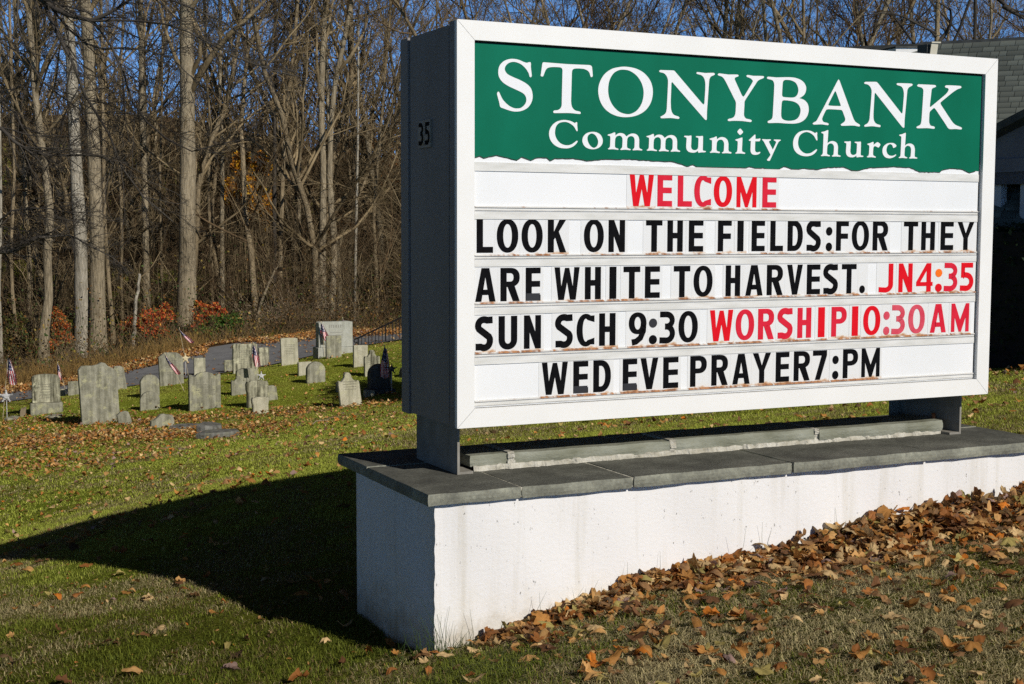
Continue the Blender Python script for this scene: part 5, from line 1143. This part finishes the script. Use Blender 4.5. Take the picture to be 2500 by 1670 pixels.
# ---- bare shrubs and saplings under the trees
shr = []
for k in range(5):
    n = 9; P = np.zeros((n, 8, 3)); a0 = rng.uniform(0, 6.28, n)
    d = np.stack([np.cos(a0)*.35, np.sin(a0)*.35, np.ones(n)], 1)
    P[:, 0] = np.stack([rng.normal(0, .25, n), rng.normal(0, .25, n), np.full(n, -.1)], 1); L = rng.uniform(2.5, 8.0, n)
    for q in range(1, 8):
        d = d+rng.standard_normal((n, 3))*.16; d /= np.linalg.norm(d, axis=1, keepdims=True); P[:, q] = P[:, q-1]+d*(L/7)[:, None]
    Rr = np.linspace(1, .3, 8)[None]*rng.uniform(.010, .026, n)[:, None]
    L2, r2 = grow(P, Rr, 9, .2, 1, .42, (25, 65), 6, .16, .04, .6, .005); L3, r3 = grow(L2, r2, 6, .2, 1, .5, (25, 65), 4, .2, .02, .7, .004)
    V, Q = join([tubes(P, Rr, 5), tubes(L2, r2, 3), tubes(L3, r3, 3)]); shr.append(npmesh('bare_shrub', V, quads=Q, mats=[M['twig'] if k % 2 else M['twig_far']]))
used = []
for k in range(6000):
    y = R.uniform(44.5, 72)**1.0; x = R.uniform(-.44*y, .42*y)
    if y < np.interp(x, *np.array(far).T)+(1.8 if not -15.5 < x < -7.5 else 7.0) or not free(x, y, used, 1.1): continue
    used.append((x, y)); o = link('bare_shrub', shr[len(used) % 5]); o.location = (x, y, gz(x, y)); o.rotation_euler = (0, 0, R.uniform(0, 6.28)); s = R.uniform(.6, 1.25); o.scale = (s, s, s)
    tag(o, 'leafless understory shrub of thin grey brown stems among the trunks', 'shrub', 'bare shrubs under the trees')
    if len(used) >= 190: break
# ---- far wood that reads as one brown mass
n = 1900; y = rng.uniform(88, 140, n); x = rng.uniform(-.9, .5, n)*y; H = rng.uniform(6, 11.5, n)
P = np.zeros((n, 6, 3)); P[:, 0] = np.stack([x, y, ground(x, y)-.2], 1); d = np.stack([rng.normal(0, .05, n), rng.normal(0, .05, n), np.ones(n)], 1)
for q in range(1, 6):
    d = d+rng.standard_normal((n, 3))*.06; d[:, 2] = 1; P[:, q] = P[:, q-1]+d*(H/5)[:, None]
Rr = np.linspace(1, .2, 6)[None]*rng.uniform(.06, .16, n)[:, None]
L2, r2 = grow(P, Rr, 14, .12, 1, .28, (25, 60), 5, .16, .08, .5, .018); L3, r3 = grow(L2, r2, 5, .2, 1, .55, (25, 60), 4, .2, .04, .6, .013)
V, Q = join([tubes(P, Rr, 5), tubes(L2, r2, 3), tubes(L3, r3, 3)])
tag(link('far_wood', npmesh('far_wood', V, quads=Q, mats=[M['twig_far']])), 'distant leafless wood rising behind the nearer trees as one brown mass', 'wood', kind='stuff')

# ---- undergrowth along the edge of the wood: brambles, dry stems, last leaves
n = 7000; x = rng.uniform(-21, 16, n); off = np.abs(rng.normal(0, 3.2, n)); y = np.interp(x, *np.array(far).T)+1.3+off
P = np.zeros((n, 5, 3)); P[:, 0] = np.stack([x, y, ground(x, y)-.05], 1); d = np.stack([rng.normal(0, .5, n), rng.normal(0, .4, n), rng.uniform(.4, 1.2, n)], 1); d /= np.linalg.norm(d, axis=1, keepdims=True)
L = rng.uniform(.4, 1.9, n)*(.6+.12*off)
for q in range(1, 5):
    d = d+rng.standard_normal((n, 3))*.22+np.array([0, 0, -.10]); d /= np.linalg.norm(d, axis=1, keepdims=True); P[:, q] = P[:, q-1]+d*(L/4)[:, None]
P[:, :, 2] = np.maximum(P[:, :, 2], ground(P[:, :, 0].ravel(), P[:, :, 1].ravel()).reshape(n, 5)+.01)
Rr = np.linspace(1, .4, 5)[None]*rng.uniform(.005, .011, n)[:, None]; V1, Q1 = tubes(P, Rr, 3)
T1 = np.repeat(np.array([.19, .135, .07])*rng.uniform(.5, 1.4, (n, 1)), 15, 0)
m_ = 16000; x = rng.uniform(-21, 16, m_); off = np.abs(rng.normal(0, 3.5, m_)); y = np.interp(x, *np.array(far).T)+1.2+off; z = ground(x, y)+rng.uniform(0, 1, m_)**1.5*(.5+.45*off)
pal = np.array([(.07, .105, .024), (.045, .075, .02), (.24, .18, .035), (.20, .095, .025), (.16, .09, .035), (.32, .22, .07)])
lf = x < -8.5; pi = np.where(lf, rng.choice(6, m_, p=[.30, .2, .16, .14, .12, .08]), rng.choice(6, m_, p=[.12, .1, .08, .2, .35, .15]))
V2, Q2, T2 = leaf_cloud(np.stack([x, y, z], 1), .085, pal[pi])
tag(link('undergrowth', npmesh('undergrowth', np.concatenate([V1, V2]), quads=np.concatenate([Q1, Q2+len(V1)]), mats=[M['tinted_leaf']], tint=np.concatenate([T1, T2]))), 'tangled brambles, dry stems and last leaves along the edge of the wood', 'undergrowth', kind='stuff')
# dry yellow grass tufts on the verge
n = 4200; x = np.where(rng.uniform(0, 1, 4200) < .7, rng.uniform(-20, -9.5, 4200), rng.uniform(-20, 8, 4200)); y = np.interp(x, *np.array(far).T)+.5+np.abs(rng.normal(0, .9, n)); P = np.zeros((n, 3, 3)); P[:, 0] = np.stack([x, y, ground(x, y)], 1)
d = np.stack([rng.normal(0, .35, n), rng.normal(0, .35, n), np.ones(n)], 1); L = rng.uniform(.15, .5, n)*np.where(x < -8, 1.2, .6); P[:, 1] = P[:, 0]+d*(L*.6)[:, None]; P[:, 2] = P[:, 1]+(d+rng.normal(0, .5, (n, 3)))*(L*.35)[:, None]
V, Q = tubes(P, np.linspace(1, .3, 3)[None]*np.full((n, 1), .006), 3); T = np.repeat(np.array([.26, .165, .055])*rng.uniform(.6, 1.3, (n, 1)), 9, 0)
tag(link('verge_grass', npmesh('verge_grass', V, quads=Q, mats=[M['tinted']], tint=T)), 'dry yellow grass along the far verge of the road', 'dry grass', kind='stuff')

# ---- shrubs that still carry leaves
def leafy(label, blobs, pal, prob, n, size, name='leafy_shrub', cat='shrub', stem=True, Y0=None):
    """blobs: pixel centre, pixel radius x, pixel radius y, distance"""
    Vs = []; Y = blobs[0][4]; b = at(blobs[0][0], blobs[0][1], Y); g0 = gz(b[0], b[1]); o = empty(name, (b[0], b[1], g0), 0); tag(o, label, cat)
    P = []; 
    for (u, v, ru, rv, Yb) in blobs:
        c = at(u, v, Yb); k = Yb/F_PX; m = int(n*ru*rv/sum(q[2]*q[3] for q in blobs)); q = rng.standard_normal((m, 3)); q /= np.linalg.norm(q, axis=1, keepdims=True)
        q *= (rng.uniform(0, 1, (m, 1))**.45)*(1+.25*np.sin(q[:, :1]*7+u)*np.cos(q[:, 2:]*6+v)); P.append(c+q*np.array([ru*k, ru*k*.8, rv*k]))
    P = np.concatenate(P)
    # leaves sit in layers along the twigs
    P[:, 2] += .06*np.sin(P[:, 0]*9+P[:, 1]*5); keep = (np.sin(P[:, 0]*11.3+P[:, 2]*14.1)+np.sin(P[:, 2]*17+P[:, 1]*9)) > -1.05; P = P[keep]
    P[:, 2] = np.maximum(P[:, 2], g0+.03); m = len(P); pi = rng.choice(len(pal), m, p=prob)
    V, Q, T = leaf_cloud(P-np.array([b[0], b[1], g0]), size, np.array(pal)[pi], .3, .3); link('foliage', npmesh('foliage', V, quads=Q, mats=[M['tinted_leaf']], tint=T), o)
    if stem:
        idx = rng.choice(m, min(m, 160), replace=False); E_ = P[idx]-np.array([b[0], b[1], g0]); s = np.stack([rng.normal(0, .25, len(idx))+E_[:, 0]*.55, rng.normal(0, .15, len(idx)), np.full(len(idx), -.05)], 1)
        t = np.linspace(0, 1, 5)[None, :, None]; PP = s[:, None]*(1-t)+E_[:, None]*t+np.sin(t*3.14)*rng.normal(0, .12, (len(idx), 1, 3)); V, Q = tubes(PP, np.linspace(1, .35, 5)[None]*np.full((len(idx), 1), .014), 4); link('stems', npmesh('stems', V, quads=Q, mats=[M['twig']]), o)
    return o
REDP = [(.52, .075, .032), (.62, .17, .04), (.26, .04, .022), (.60, .30, .06), (.13, .14, .03)]
leafy('red and orange burning bush left of the largest trunk', [(372, 790, 44, 36, 45.6), (330, 792, 42, 16, 45.4), (400, 765, 30, 24, 46), (385, 815, 36, 16, 45.2)], REDP, [.26, .28, .16, .14, .16], 5200, .09)
leafy('red and orange burning bush right of the largest trunk', [(510, 765, 38, 24, 45.6), (494, 790, 26, 24, 45.4), (528, 760, 24, 14, 45.8), (486, 745, 14, 12, 45.5)], REDP, [.28, .30, .16, .12, .14], 4600, .09)
leafy('green and yellow shrub at the foot of the right burning bush', [(540, 792, 42, 24, 45.0), (572, 785, 24, 20, 45.4), (500, 812, 26, 14, 44.6)], [(.055, .13, .02), (.08, .17, .03), (.16, .17, .03), (.30, .13, .03)], [.45, .3, .17, .08], 3800, .08)
leafy('rust red leafy bush between the crooked trunk and the two pale trunks', [(150, 810, 26, 34, 43.6), (142, 775, 18, 24, 44), (118, 840, 30, 20, 43.2)], [(.50, .10, .03), (.44, .17, .04), (.20, .14, .04), (.09, .11, .03)], [.35, .3, .2, .15], 3000, .08)
leafy('olive green and yellow thicket at the far left edge of the wood', [(30, 835, 60, 40, 45), (70, 860, 45, 26, 44.5), (20, 790, 45, 34, 46)], [(.09, .10, .022), (.16, .14, .03), (.06, .075, .02), (.17, .08, .025)], [.35, .25, .25, .15], 3000, .085)
leafy('green shrub in the shade behind the bent slim trunk', [(330, 845, 34, 18, 46.5), (300, 850, 20, 14, 46)], [(.05, .10, .02), (.09, .13, .03), (.15, .12, .03)], [.5, .3, .2], 1000, .085)
leafy('small dark green shrub low in the dark wood behind the brush pile', [(725, 765, 22, 14, 54), (745, 752, 18, 10, 55)], [(.04, .085, .02), (.06, .11, .025)], [.6, .4], 700, .09)
leafy('tree with glowing golden orange leaves inside the wood', [(615, 480, 26, 60, 54), (650, 510, 18, 50, 55), (590, 400, 26, 40, 55), (640, 400, 24, 34, 56), (560, 470, 18, 40, 55)], [(.62, .32, .02), (.55, .22, .02), (.68, .42, .03), (.34, .14, .02)], [.4, .3, .15, .15], 3600, .15, 'golden_tree', 'tree')
leafy('rusty orange leafy crown high behind the right end of the wood', [(930, 350, 60, 40, 80), (860, 370, 50, 36, 82), (960, 430, 50, 50, 78)], [(.20, .09, .03), (.15, .075, .03), (.26, .13, .04)], [.4, .4, .2], 2600, .16, 'russet_tree', 'tree')
leafy('dull russet thicket behind the handrail at the right end of the wood', [(900, 620, 70, 70, 66), (800, 560, 60, 60, 68), (760, 640, 60, 60, 67)], [(.12, .06, .025), (.09, .05, .025), (.16, .09, .03)], [.4, .4, .2], 3600, .10)

# ---- heap of cut branches beside the road
b = hit(690, 800); o = empty('brush_pile', tuple(b), 0); tag(o, 'heap of cut grey branches and twigs beside the road, left of the granite monument', 'brush pile')
n = 420; P = np.zeros((n, 6, 3)); P[:, 0] = np.stack([rng.normal(0, 1.1, n), rng.normal(.4, .5, n), np.abs(rng.normal(0, .28, n))], 1); d = np.stack([rng.normal(0, 1, n), rng.normal(0, .4, n), rng.normal(.12, .22, n)], 1); d /= np.linalg.norm(d, axis=1, keepdims=True); L = rng.uniform(.5, 2.2, n)
for q in range(1, 6):
    d = d+rng.standard_normal((n, 3))*.14; d /= np.linalg.norm(d, axis=1, keepdims=True); P[:, q] = P[:, q-1]+d*(L/5)[:, None]
P[:, :, 2] = np.maximum(P[:, :, 2], .02); V, Q = tubes(P, np.linspace(1, .4, 6)[None]*rng.uniform(.006, .022, n)[:, None], 4); link('branches', npmesh('branches', V, quads=Q, mats=[M['stick']]), o)

# ---- overhanging tree: its trunk stands left of the view, its drooping boughs hang in front of the wood
Yh = 24.0
bough = [([(-420, 900), (-250, 980), (-100, 1060), (0, 1075), (60, 1040), (120, 1010), (165, 995)], 42), ([(-420, 700), (-200, 480), (0, 530), (80, 600), (160, 660), (260, 660), (400, 650), (480, 700)], 20),
         ([(-200, -300), (40, -120), (165, 0), (240, 120), (310, 260), (345, 400), (420, 560), (470, 700), (560, 830), (680, 940)], 19), ([(-100, -200), (100, -60), (200, 20), (290, 65), (400, 90), (470, 60), (540, 10), (600, -60)], 30),
         ([(290, 65), (400, 95), (520, 95), (650, 100), (770, 120), (880, 180), (980, 240), (1180, 320), (1330, 350)], 12), ([(200, 20), (300, 160), (420, 200), (560, 190), (700, 230), (800, 330), (900, 380)], 11),
         ([(-420, 500), (-150, 350), (0, 440), (60, 560), (130, 640), (180, 700)], 15), ([(160, 1010), (280, 1000), (370, 1040), (480, 1090), (560, 1160)], 10),
         ([(-300, 100), (0, 150), (120, 330), (230, 420), (330, 470), (470, 470), (600, 480)], 10), ([(400, 90), (500, 250), (540, 420), (640, 560), (800, 640), (950, 600), (1060, 580)], 11),
         ([(-300, -200), (200, -150), (500, -80), (700, -20), (900, 60), (1060, 170), (1130, 260)], 15), ([(-200, 1250), (-50, 1000), (30, 900), (180, 880), (300, 905), (450, 900)], 10)]
base = np.array([at(*ZI(-420, 1500), Yh)[0], Yh, 0]); base[2] = gz(base[0], base[1])
TP = np.array([[0, 0, -.3], [.1, .1, 3], [.0, .2, 6], [.3, .1, 9], [.6, 0, 13]]); tt = np.linspace(0, 1, 14); TP = np.stack([np.interp(tt, np.linspace(0, 1, 5), TP[:, k]) for k in range(3)], 1); tr = np.linspace(.34, .12, 14)
P1 = []; r1 = []
for pts, wpx in bough:
    q = read_path(pts, Yh)-base; q[:, 1] += np.cumsum(rng.normal(0, .35, len(q)))*.6; s = np.linspace(0, 1, 10); ti = np.linspace(0, 1, len(q)); P1.append(np.stack([np.interp(s, ti, q[:, k]) for k in range(3)], 1)); r1.append(np.linspace(1, .3, 10)*wpx*.574/2*Yh/F_PX)
P1 = np.array(P1); r1 = np.array(r1); L2, r2 = grow(P1, r1, 24, .08, 1, .34, (20, 60), 7, .13, -.01, .6, .0058); L3, r3 = grow(L2, r2, 10, .15, 1, .5, (20, 60), 5, .16, .0, .6, .0032); L4, r4 = grow(L3, r3, 2, .2, 1, .6, (20, 60), 3, .2, 0, .7, .0028)
V, Q = join([tubes(P1, r1, 7), tubes(L2, r2, 4), tubes(L3, r3, 3), tubes(L4, r4, 3)])
o = empty('overhanging_tree', tuple(base), 0); tag(o, 'near tree whose dark drooping boughs hang across the upper left of the photo', 'tree')
link('trunk', trunk_mesh('trunk', TP, tr, M['bark_dark'], 12), o); link('crown', npmesh('crown', V, quads=Q, mats=[M['twig_dark']]), o)

# unseen bush added behind the sign to shade the dark round topped stone
leafy('unseen bush added behind the sign to shade a gravestone', [(1530, 580, 230, 230, 22.4)], [(.03, .06, .02), (.05, .085, .025)], [.6, .4], 16000, .13, 'shade_bush', 'bush')

# ------------------------------------------------------------------ lawn: blades of grass
def vnoise(x, y, s, seed=0):
    r = np.random.default_rng(seed); G_ = r.uniform(0, 1, (64, 64)); X = x/s+1000; Y = y/s+1000; i = np.floor(X).astype(int); j = np.floor(Y).astype(int); u = X-i; v = Y-j; u = u*u*(3-2*u); v = v*v*(3-2*v)
    g_ = lambda a, b: G_[a % 64, b % 64]
    return g_(i, j)*(1-u)*(1-v)+g_(i+1, j)*u*(1-v)+g_(i, j+1)*(1-u)*v+g_(i+1, j+1)*u*v
def polar(n, r0, r1, a0, a1, pw=1.0):
    th = rng.uniform(a0, a1, n); rr_ = (rng.uniform(r0**pw, r1**pw, n))**(1/pw); return rr_*np.sin(th), rr_*np.cos(th)
def grass(n, r0, r1, pw, hmin, hmax, wd, name, label):
    x, y = polar(n, r0, r1, -.56, .60, pw); keep = ~on_plinth(x, y, .0) & ~on_road(x, y) & (y < np.interp(x, *np.array(near).T)+.1)
    patch = vnoise(x, y, .55, 1)*.5+vnoise(x, y, 1.7, 2)*.5; keep &= rng.uniform(0, 1, n) < .55+.6*patch
    x = x[keep]; y = y[keep]; patch = patch[keep]; n = len(x); z = ground(x, y)-.004
    dry = vnoise(x, y, .9, 3)*.45+vnoise(x, y, .22, 4)*.35+rng.uniform(0, 1, n)*.35+.10*sstep(9, 4, y); h = rng.uniform(hmin, hmax, n)*(.6+.8*patch)
    th = rng.uniform(0, 6.28, n); ln = rng.uniform(.3, 1.7, n)+.5*(dry > .62); dx = np.cos(th)*ln; dy = np.sin(th)*ln
    px = -np.sin(th); py = np.cos(th); w = wd*rng.uniform(.6, 1.3, n); b = np.stack([x, y, z], 1); s = np.stack([px, py, np.zeros(n)], 1)*w[:, None]
    mid = b+np.stack([dx*h*.35, dy*h*.35, h*.6], 1); tip = b+np.stack([dx*h*1.0, dy*h*1.0, h*np.maximum(.10, 1-.42*ln)], 1)
    V = np.stack([b-s, b+s, mid+s*.75, mid-s*.75, tip], 1).reshape(-1, 3); k = np.arange(n)*5
    g1 = np.array([.088, .118, .012]); g2 = np.array([.215, .240, .032]); st = np.array([.50, .425, .22]); br = np.array([.24, .17, .08])
    mixg = rng.uniform(0, 1, (n, 1)); c = g1*(1-mixg)+g2*mixg
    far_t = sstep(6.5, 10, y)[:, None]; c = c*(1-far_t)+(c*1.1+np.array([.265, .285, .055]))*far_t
    dv = dry[:, None]-.07*sstep(8, 12, y)[:, None]-.05*sstep(18, 24, y)[:, None]; c = np.where(dv > .71, st*rng.uniform(.6, 1.25, (n, 1)), np.where(dv > .63, br*rng.uniform(.7, 1.4, (n, 1)), c)); c = c*rng.uniform(.65, 1.35, (n, 1))
    T = np.repeat(c, 5, 0)
    tag(link(name, npmesh(name, V, quads=np.stack([k, k+1, k+2, k+3], 1), tris=np.stack([k+3, k+2, k+4], 1), mats=[M['tinted_blade']], tint=T)), label, 'grass', kind='stuff')
grass(780000, 3.6, 13, 1.25, .018, .050, .0015, 'lawn_grass', 'short patchy green and straw coloured grass around the sign')
grass(1240000, 10.5, 42, .9, .016, .040, .0030, 'graveyard_grass', 'green grass of the lawn between the gravestones')
# a few long blades at the foot of the plinth
n = 120; l = rng.uniform(-.25, 3.3, n)**1.0; l[:50] = rng.normal(-.22, .10, 50); d = np.where(rng.uniform(0, 1, n) < .8, D0-rng.uniform(.0, .05, n), D0); x = SO[0]+l*AX[0]+d*DP[0]; y = SO[1]+l*AX[1]+d*DP[1]
P = np.zeros((n, 4, 3)); P[:, 0] = np.stack([x, y, ground(x, y)], 1); dd = np.stack([rng.normal(0, .3, n), rng.normal(-.15, .2, n), np.ones(n)], 1); L = rng.uniform(.05, .19, n)
for q in range(1, 4): dd = dd+rng.standard_normal((n, 3))*.16; P[:, q] = P[:, q-1]+dd*(L/3)[:, None]
V, Q = tubes(P, np.linspace(1, .25, 4)[None]*np.full((n, 1), .0016), 3); T = np.repeat(np.array([.06, .11, .02])*rng.uniform(.6, 1.5, (n, 1)), 12, 0)
tag(link('tall_grass', npmesh('tall_grass', V, quads=Q, mats=[M['tinted_blade']], tint=T)), 'long thin grass blades left uncut along the foot of the plinth', 'grass', kind='stuff')

# ------------------------------------------------------------------ fallen leaves
LEAFPAL = np.array([(.36, .170, .045), (.28, .110, .030), (.44, .25, .090), (.24, .130, .055), (.50, .35, .17), (.14, .065, .028), (.46, .15, .02), (.32, .26, .085), (.27, .18, .15), (.11, .070, .035)])
LPROB = [.17, .13, .17, .12, .13, .10, .03, .07, .03, .05]
def leaf_shape(kind):
    if kind == 'maple':
        out = []
        for a in np.linspace(-math.pi, math.pi, 31)[:-1]:
            k = 5; lob = abs(math.cos(a*k/2.0)); r = .36+.18*lob**1.5+R.uniform(-.04, .04)
            r *= 1.0-.25*abs(a/math.pi)**2; out.append((r*math.sin(a), r*math.cos(a)))
    else:
        out = []
        for a in np.linspace(-math.pi, math.pi, 17)[:-1]:
            r = .5; x = .25*math.sin(a)*(1+.25*math.cos(a)); y = .5*math.cos(a); out.append((x*(1+R.uniform(-.1, .1)), y))
    return out
def leaf_templates(n):
    T = []
    for k in range(n):
        pts = np.array(leaf_shape('maple' if k % 5 < 2 else 'oval')); pts = pts*(1+rng.normal(0, .06, (len(pts), 1))); m = len(pts)
        # three rings: midrib centre, mid ring, rim
        V = np.concatenate([[[0, 0]], pts*.5, pts]); x, y = V[:, 0].copy(), V[:, 1].copy(); V3 = np.zeros((len(V), 3))
        # dry leaves roll up about an axis at some angle to the midrib
        a_ = R.uniform(-.6, .6); u = x*math.cos(a_)+y*math.sin(a_); v = -x*math.sin(a_)+y*math.cos(a_)
        rr1 = R.choice([.14, .2, .3, .5, .9]); rr2 = R.choice([.35, .6, 1.2, 2.5])
        zz = rr1*(1-np.cos(u/rr1*.8)) + .5*v*v/rr2*R.choice([-1, 1, 1]); u = rr1*np.sin(np.clip(u/rr1*.8, -2.2, 2.2))*1.1
        V3[:, 0] = u; V3[:, 1] = v; V3[:, 2] = zz+.05*np.sin(x*15+k)*np.sin(y*12+k*2)+rng.normal(0, .022, len(V))
        i = np.arange(m); j = (i+1) % m; tri = np.concatenate([np.stack([np.zeros(m, int), 1+i, 1+j], 1), np.stack([1+i, 1+m+i, 1+m+j], 1), np.stack([1+i, 1+m+j, 1+j], 1)])
        b = len(V3); q0 = V3[1+m//2]; V3 = np.concatenate([V3, [q0+[-.008, 0, 0], q0+[.008, 0, 0], q0+[.04, -.42, .06]]]); tri = np.concatenate([tri, [[b, b+1, b+2]]])
        T.append((V3, tri))
    return T
LT = leaf_templates(30)
def simple_templates(n):
    T = []
    for k in range(n):
        a = np.linspace(0, 2*math.pi, 9)[:-1]; rx = R.uniform(.26, .46); V = np.stack([np.sin(a)*rx*rng.uniform(.8, 1.2, 8), np.cos(a)*.5*rng.uniform(.8, 1.2, 8), rng.normal(0, .07, 8)], 1)
        V[:, 2] += R.uniform(-1, 2.5)*V[:, 0]**2+R.uniform(-1, 2)*V[:, 1]**2; V = np.concatenate([[[0, 0, 0]], V]); i = np.arange(8); T.append((V, np.stack([np.zeros(8, int), 1+i, 1+(i+1) % 8], 1)))
    return T
LS = simple_templates(14)
def scatter_leaves(x, y, z, size, tilt, pal=LEAFPAL, prob=LPROB, jit=.3, LT=LT):
    n = len(x); k = rng.integers(0, len(LT), n); Vs, Ts, Cs, nv = [], [], [], 0
    col = pal[rng.choice(len(pal), n, p=prob)]*rng.uniform(1-jit, 1+jit, (n, 1))
    for q in range(len(LT)):
        id_ = np.where(k == q)[0]
        if not len(id_): continue
        V3, tri = LT[q]; a = rng.uniform(0, 6.28, len(id_)); ca, sa = np.cos(a), np.sin(a); tx = np.clip(rng.normal(0, 1, len(id_)), -1.6, 1.6)*tilt[id_]; ty = np.clip(rng.normal(0, 1, len(id_)), -1.6, 1.6)*tilt[id_]
        v = V3[None]*size[id_][:, None, None]; X = v[:, :, 0]*ca[:, None]-v[:, :, 1]*sa[:, None]; Y = v[:, :, 0]*sa[:, None]+v[:, :, 1]*ca[:, None]; Zz = v[:, :, 2]*np.where(rng.uniform(0, 1, len(id_)) < .5, 1, -1)[:, None]
        Y2 = Y*np.cos(tx)[:, None]-Zz*np.sin(tx)[:, None]; Z2 = Y*np.sin(tx)[:, None]+Zz*np.cos(tx)[:, None]; X2 = X*np.cos(ty)[:, None]+Z2*np.sin(ty)[:, None]; Z3 = -X*np.sin(ty)[:, None]+Z2*np.cos(ty)[:, None]
        Z3 = Z3-Z3.min(1, keepdims=True)*.85
        W = np.stack([X2+x[id_][:, None], Y2+y[id_][:, None], Z3+z[id_][:, None]], -1); m = V3.shape[0]
        Vs.append(W.reshape(-1, 3)); Ts.append((tri[None]+(np.arange(len(id_))*m)[:, None, None]+nv).reshape(-1, 3)); nv += len(id_)*m
        rib = 1+.18*np.cos(V3[:, 0]*30)*(np.abs(V3[:, 0]) < .1); Cs.append((col[id_][:, None]*rib[None, :, None]).reshape(-1, 3))
    return np.concatenate(Vs), np.concatenate(Ts), np.concatenate(Cs)
def leaves(name, label, x, y, z, size, tilt, cat='fallen leaves', **kw):
    V, T, C_ = scatter_leaves(x, y, z, size, tilt, **kw); tag(link(name, npmesh(name, V, tris=T, mats=[M['tinted_leaf']], tint=C_, smooth=False)), label, cat, kind='stuff')
# drift against the plinth
n = 2300; l = rng.uniform(.0, 3.7, n); wdt = .05+.05*sstep(0, .8, l)+.12*sstep(1.3, 2.2, l)+.04*np.sin(l*5)+.05*np.sin(l*13); d = D0-.02-np.abs(rng.normal(0, 1, n))*wdt*1.1
x = SO[0]+l*AX[0]+d*DP[0]; y = SO[1]+l*AX[1]+d*DP[1]; hp_ = (.02+.055*sstep(.1, .9, l)+.055*sstep(1.3, 2.2, l))*np.exp(-((D0-d)/(wdt+.05))**2)
ok = ~on_plinth(x, y, .0); x, y, hp_ = x[ok], y[ok], hp_[ok]; n = len(x)
leaves('leaf_drift', 'deep drift of brown and orange leaves heaped along the front of the plinth', x, y, ground(x, y)+hp_*rng.uniform(0, 1, n)**.6, rng.uniform(.045, .115, n), rng.uniform(.08, .5, n), pal=LEAFPAL*1.15)
# loose leaves over the lawn near the sign: thick at the right, thin at the left
n = 12500; x, y = polar(n, 3.8, 12.5, -.56, .60, 1.25); q = np.stack([x-SO[0], y-SO[1]], -1); l = q@AX[:2]; d = q@DP[:2]
dens = .045+.60*sstep(-.3, .5, l)*sstep(1.9, .3, D0-d)*(d < D0)+.26*sstep(-.3, .6, l)*(d < D0)+.025*(x < -1)+.30*np.exp(-((l+.15)**2+(d+.35)**2)/.10)
dens *= .45+1.1*vnoise(x, y, .5, 9); ok = (rng.uniform(0, 1, n) < dens) & ~on_plinth(x, y, .02); x, y = x[ok], y[ok]; n = len(x)
leaves('lawn_leaves', 'curled brown maple leaves scattered over the grass near the sign', x, y, ground(x, y)+.006+rng.uniform(0, .02, n), rng.uniform(.03, .105, n), rng.uniform(.03, .4, n), pal=LEAFPAL*1.15)
n = 7000; x, y = polar(n, 3.8, 13, -.56, .60, 1.3); ok = (rng.uniform(0, 1, n) < .12+.5*vnoise(x, y, .7, 12)) & ~on_plinth(x, y, .02); x, y = x[ok], y[ok]; n = len(x)
leaves('leaf_crumbs', 'broken crumbs of brown leaf lying in the grass', x, y, ground(x, y)+.008, rng.uniform(.012, .032, n), rng.uniform(.1, .9, n))
# leaves among the graves: brown patches
pt = [(-5.9, 21.5, 2.6, 1.3, 1.0), (-8.6, 21, 2.8, 1.6, .9), (-9.5, 24.5, 2.2, 1.0, .8), (-4.2, 24.6, 2.2, .55, 1.0), (-5.9, 24.2, 1.2, .7, .9), (-6.8, 17.5, 1.8, 1.3, .7), (-2.0, 25, 2.0, .6, .4), (-8.5, 26.0, 1.6, .5, .6)]
n = 205000; x, y = polar(n, 10.5, 40, -.54, .56, 1.2); dens = .012+.085*vnoise(x, y, 1.2, 21)**2
for (cx, cy, rx, ry, k) in pt: dens += k*.75*np.exp(-((x-cx)/rx)**2-((y-cy)/ry)**2)*(.4+1.2*vnoise(x, y, .45, 31))
ok = (rng.uniform(0, 1, n) < dens) & ~on_plinth(x, y, .02) & ~on_road(x, y) & (y < np.interp(x, *np.array(near).T)); x, y = x[ok], y[ok]; n = len(x)
leaves('graveyard_leaves', 'patches of orange brown leaves on the grass between the gravestones', x, y, ground(x, y)+.012+rng.uniform(0, .03, n), rng.uniform(.03, .08, n), rng.uniform(.03, .35, n), LT=LS, pal=LEAFPAL*1.3)
# leaf-strewn verge beyond the road, spilling on to the asphalt
n = 45000; x = rng.uniform(-21, 14, n); yf_ = np.interp(x, *np.array(far).T); yn_ = np.interp(x, *np.array(near).T); y = yf_+rng.normal(.35, .8, n); spill = rng.uniform(0, 1, n) < .045; y = np.where(spill, yf_-rng.uniform(0, 1, n)**2*(yf_-yn_), y)
y = np.where((x < -8.5) & (x > -11.5) & (rng.uniform(0, 1, n) < .35), yf_-rng.uniform(0, 1.6, n), y); ok = vnoise(x, y, .8, 5) > .18; x, y = x[ok], y[ok]; n = len(x)
leaves('verge_leaves', 'carpet of orange brown leaves along the far side of the road', x, y, ground(x, y)+.035+rng.uniform(0, .02, n), rng.uniform(.06, .12, n), rng.uniform(.03, .3, n), LT=LS, pal=LEAFPAL*1.2)
# fallen twigs on the lawn
for k, (u, v, label) in enumerate([(760, 1040, 'dead forked twig lying on the lawn left of the sign'), (437, 1143, 'small bent twig lying on the sunny lawn above the shadow')]):
    b = hit(u, v); o = empty('fallen_twig', (b[0], b[1], b[2]), R.uniform(0, 3)); tag(o, label, 'twig')
    P = np.array([[(0, 0, .01), (.25, .05, .05), (.5, -.04, .04), (.8, .1, .03), (1.1, .05, .02)]])*(.9 if k == 0 else .3); r = np.linspace(.010, .003, 5)[None]*(1 if k == 0 else .6)
    L2, r2 = grow(P, r, 7, .2, 1, .4, (25, 60), 4, .15, .0, .6, .002); V, Q = join([tubes(P, r, 5), tubes(L2, r2, 3)]); link('twig', npmesh('twig', V, quads=Q, mats=[M['stick']]), o)
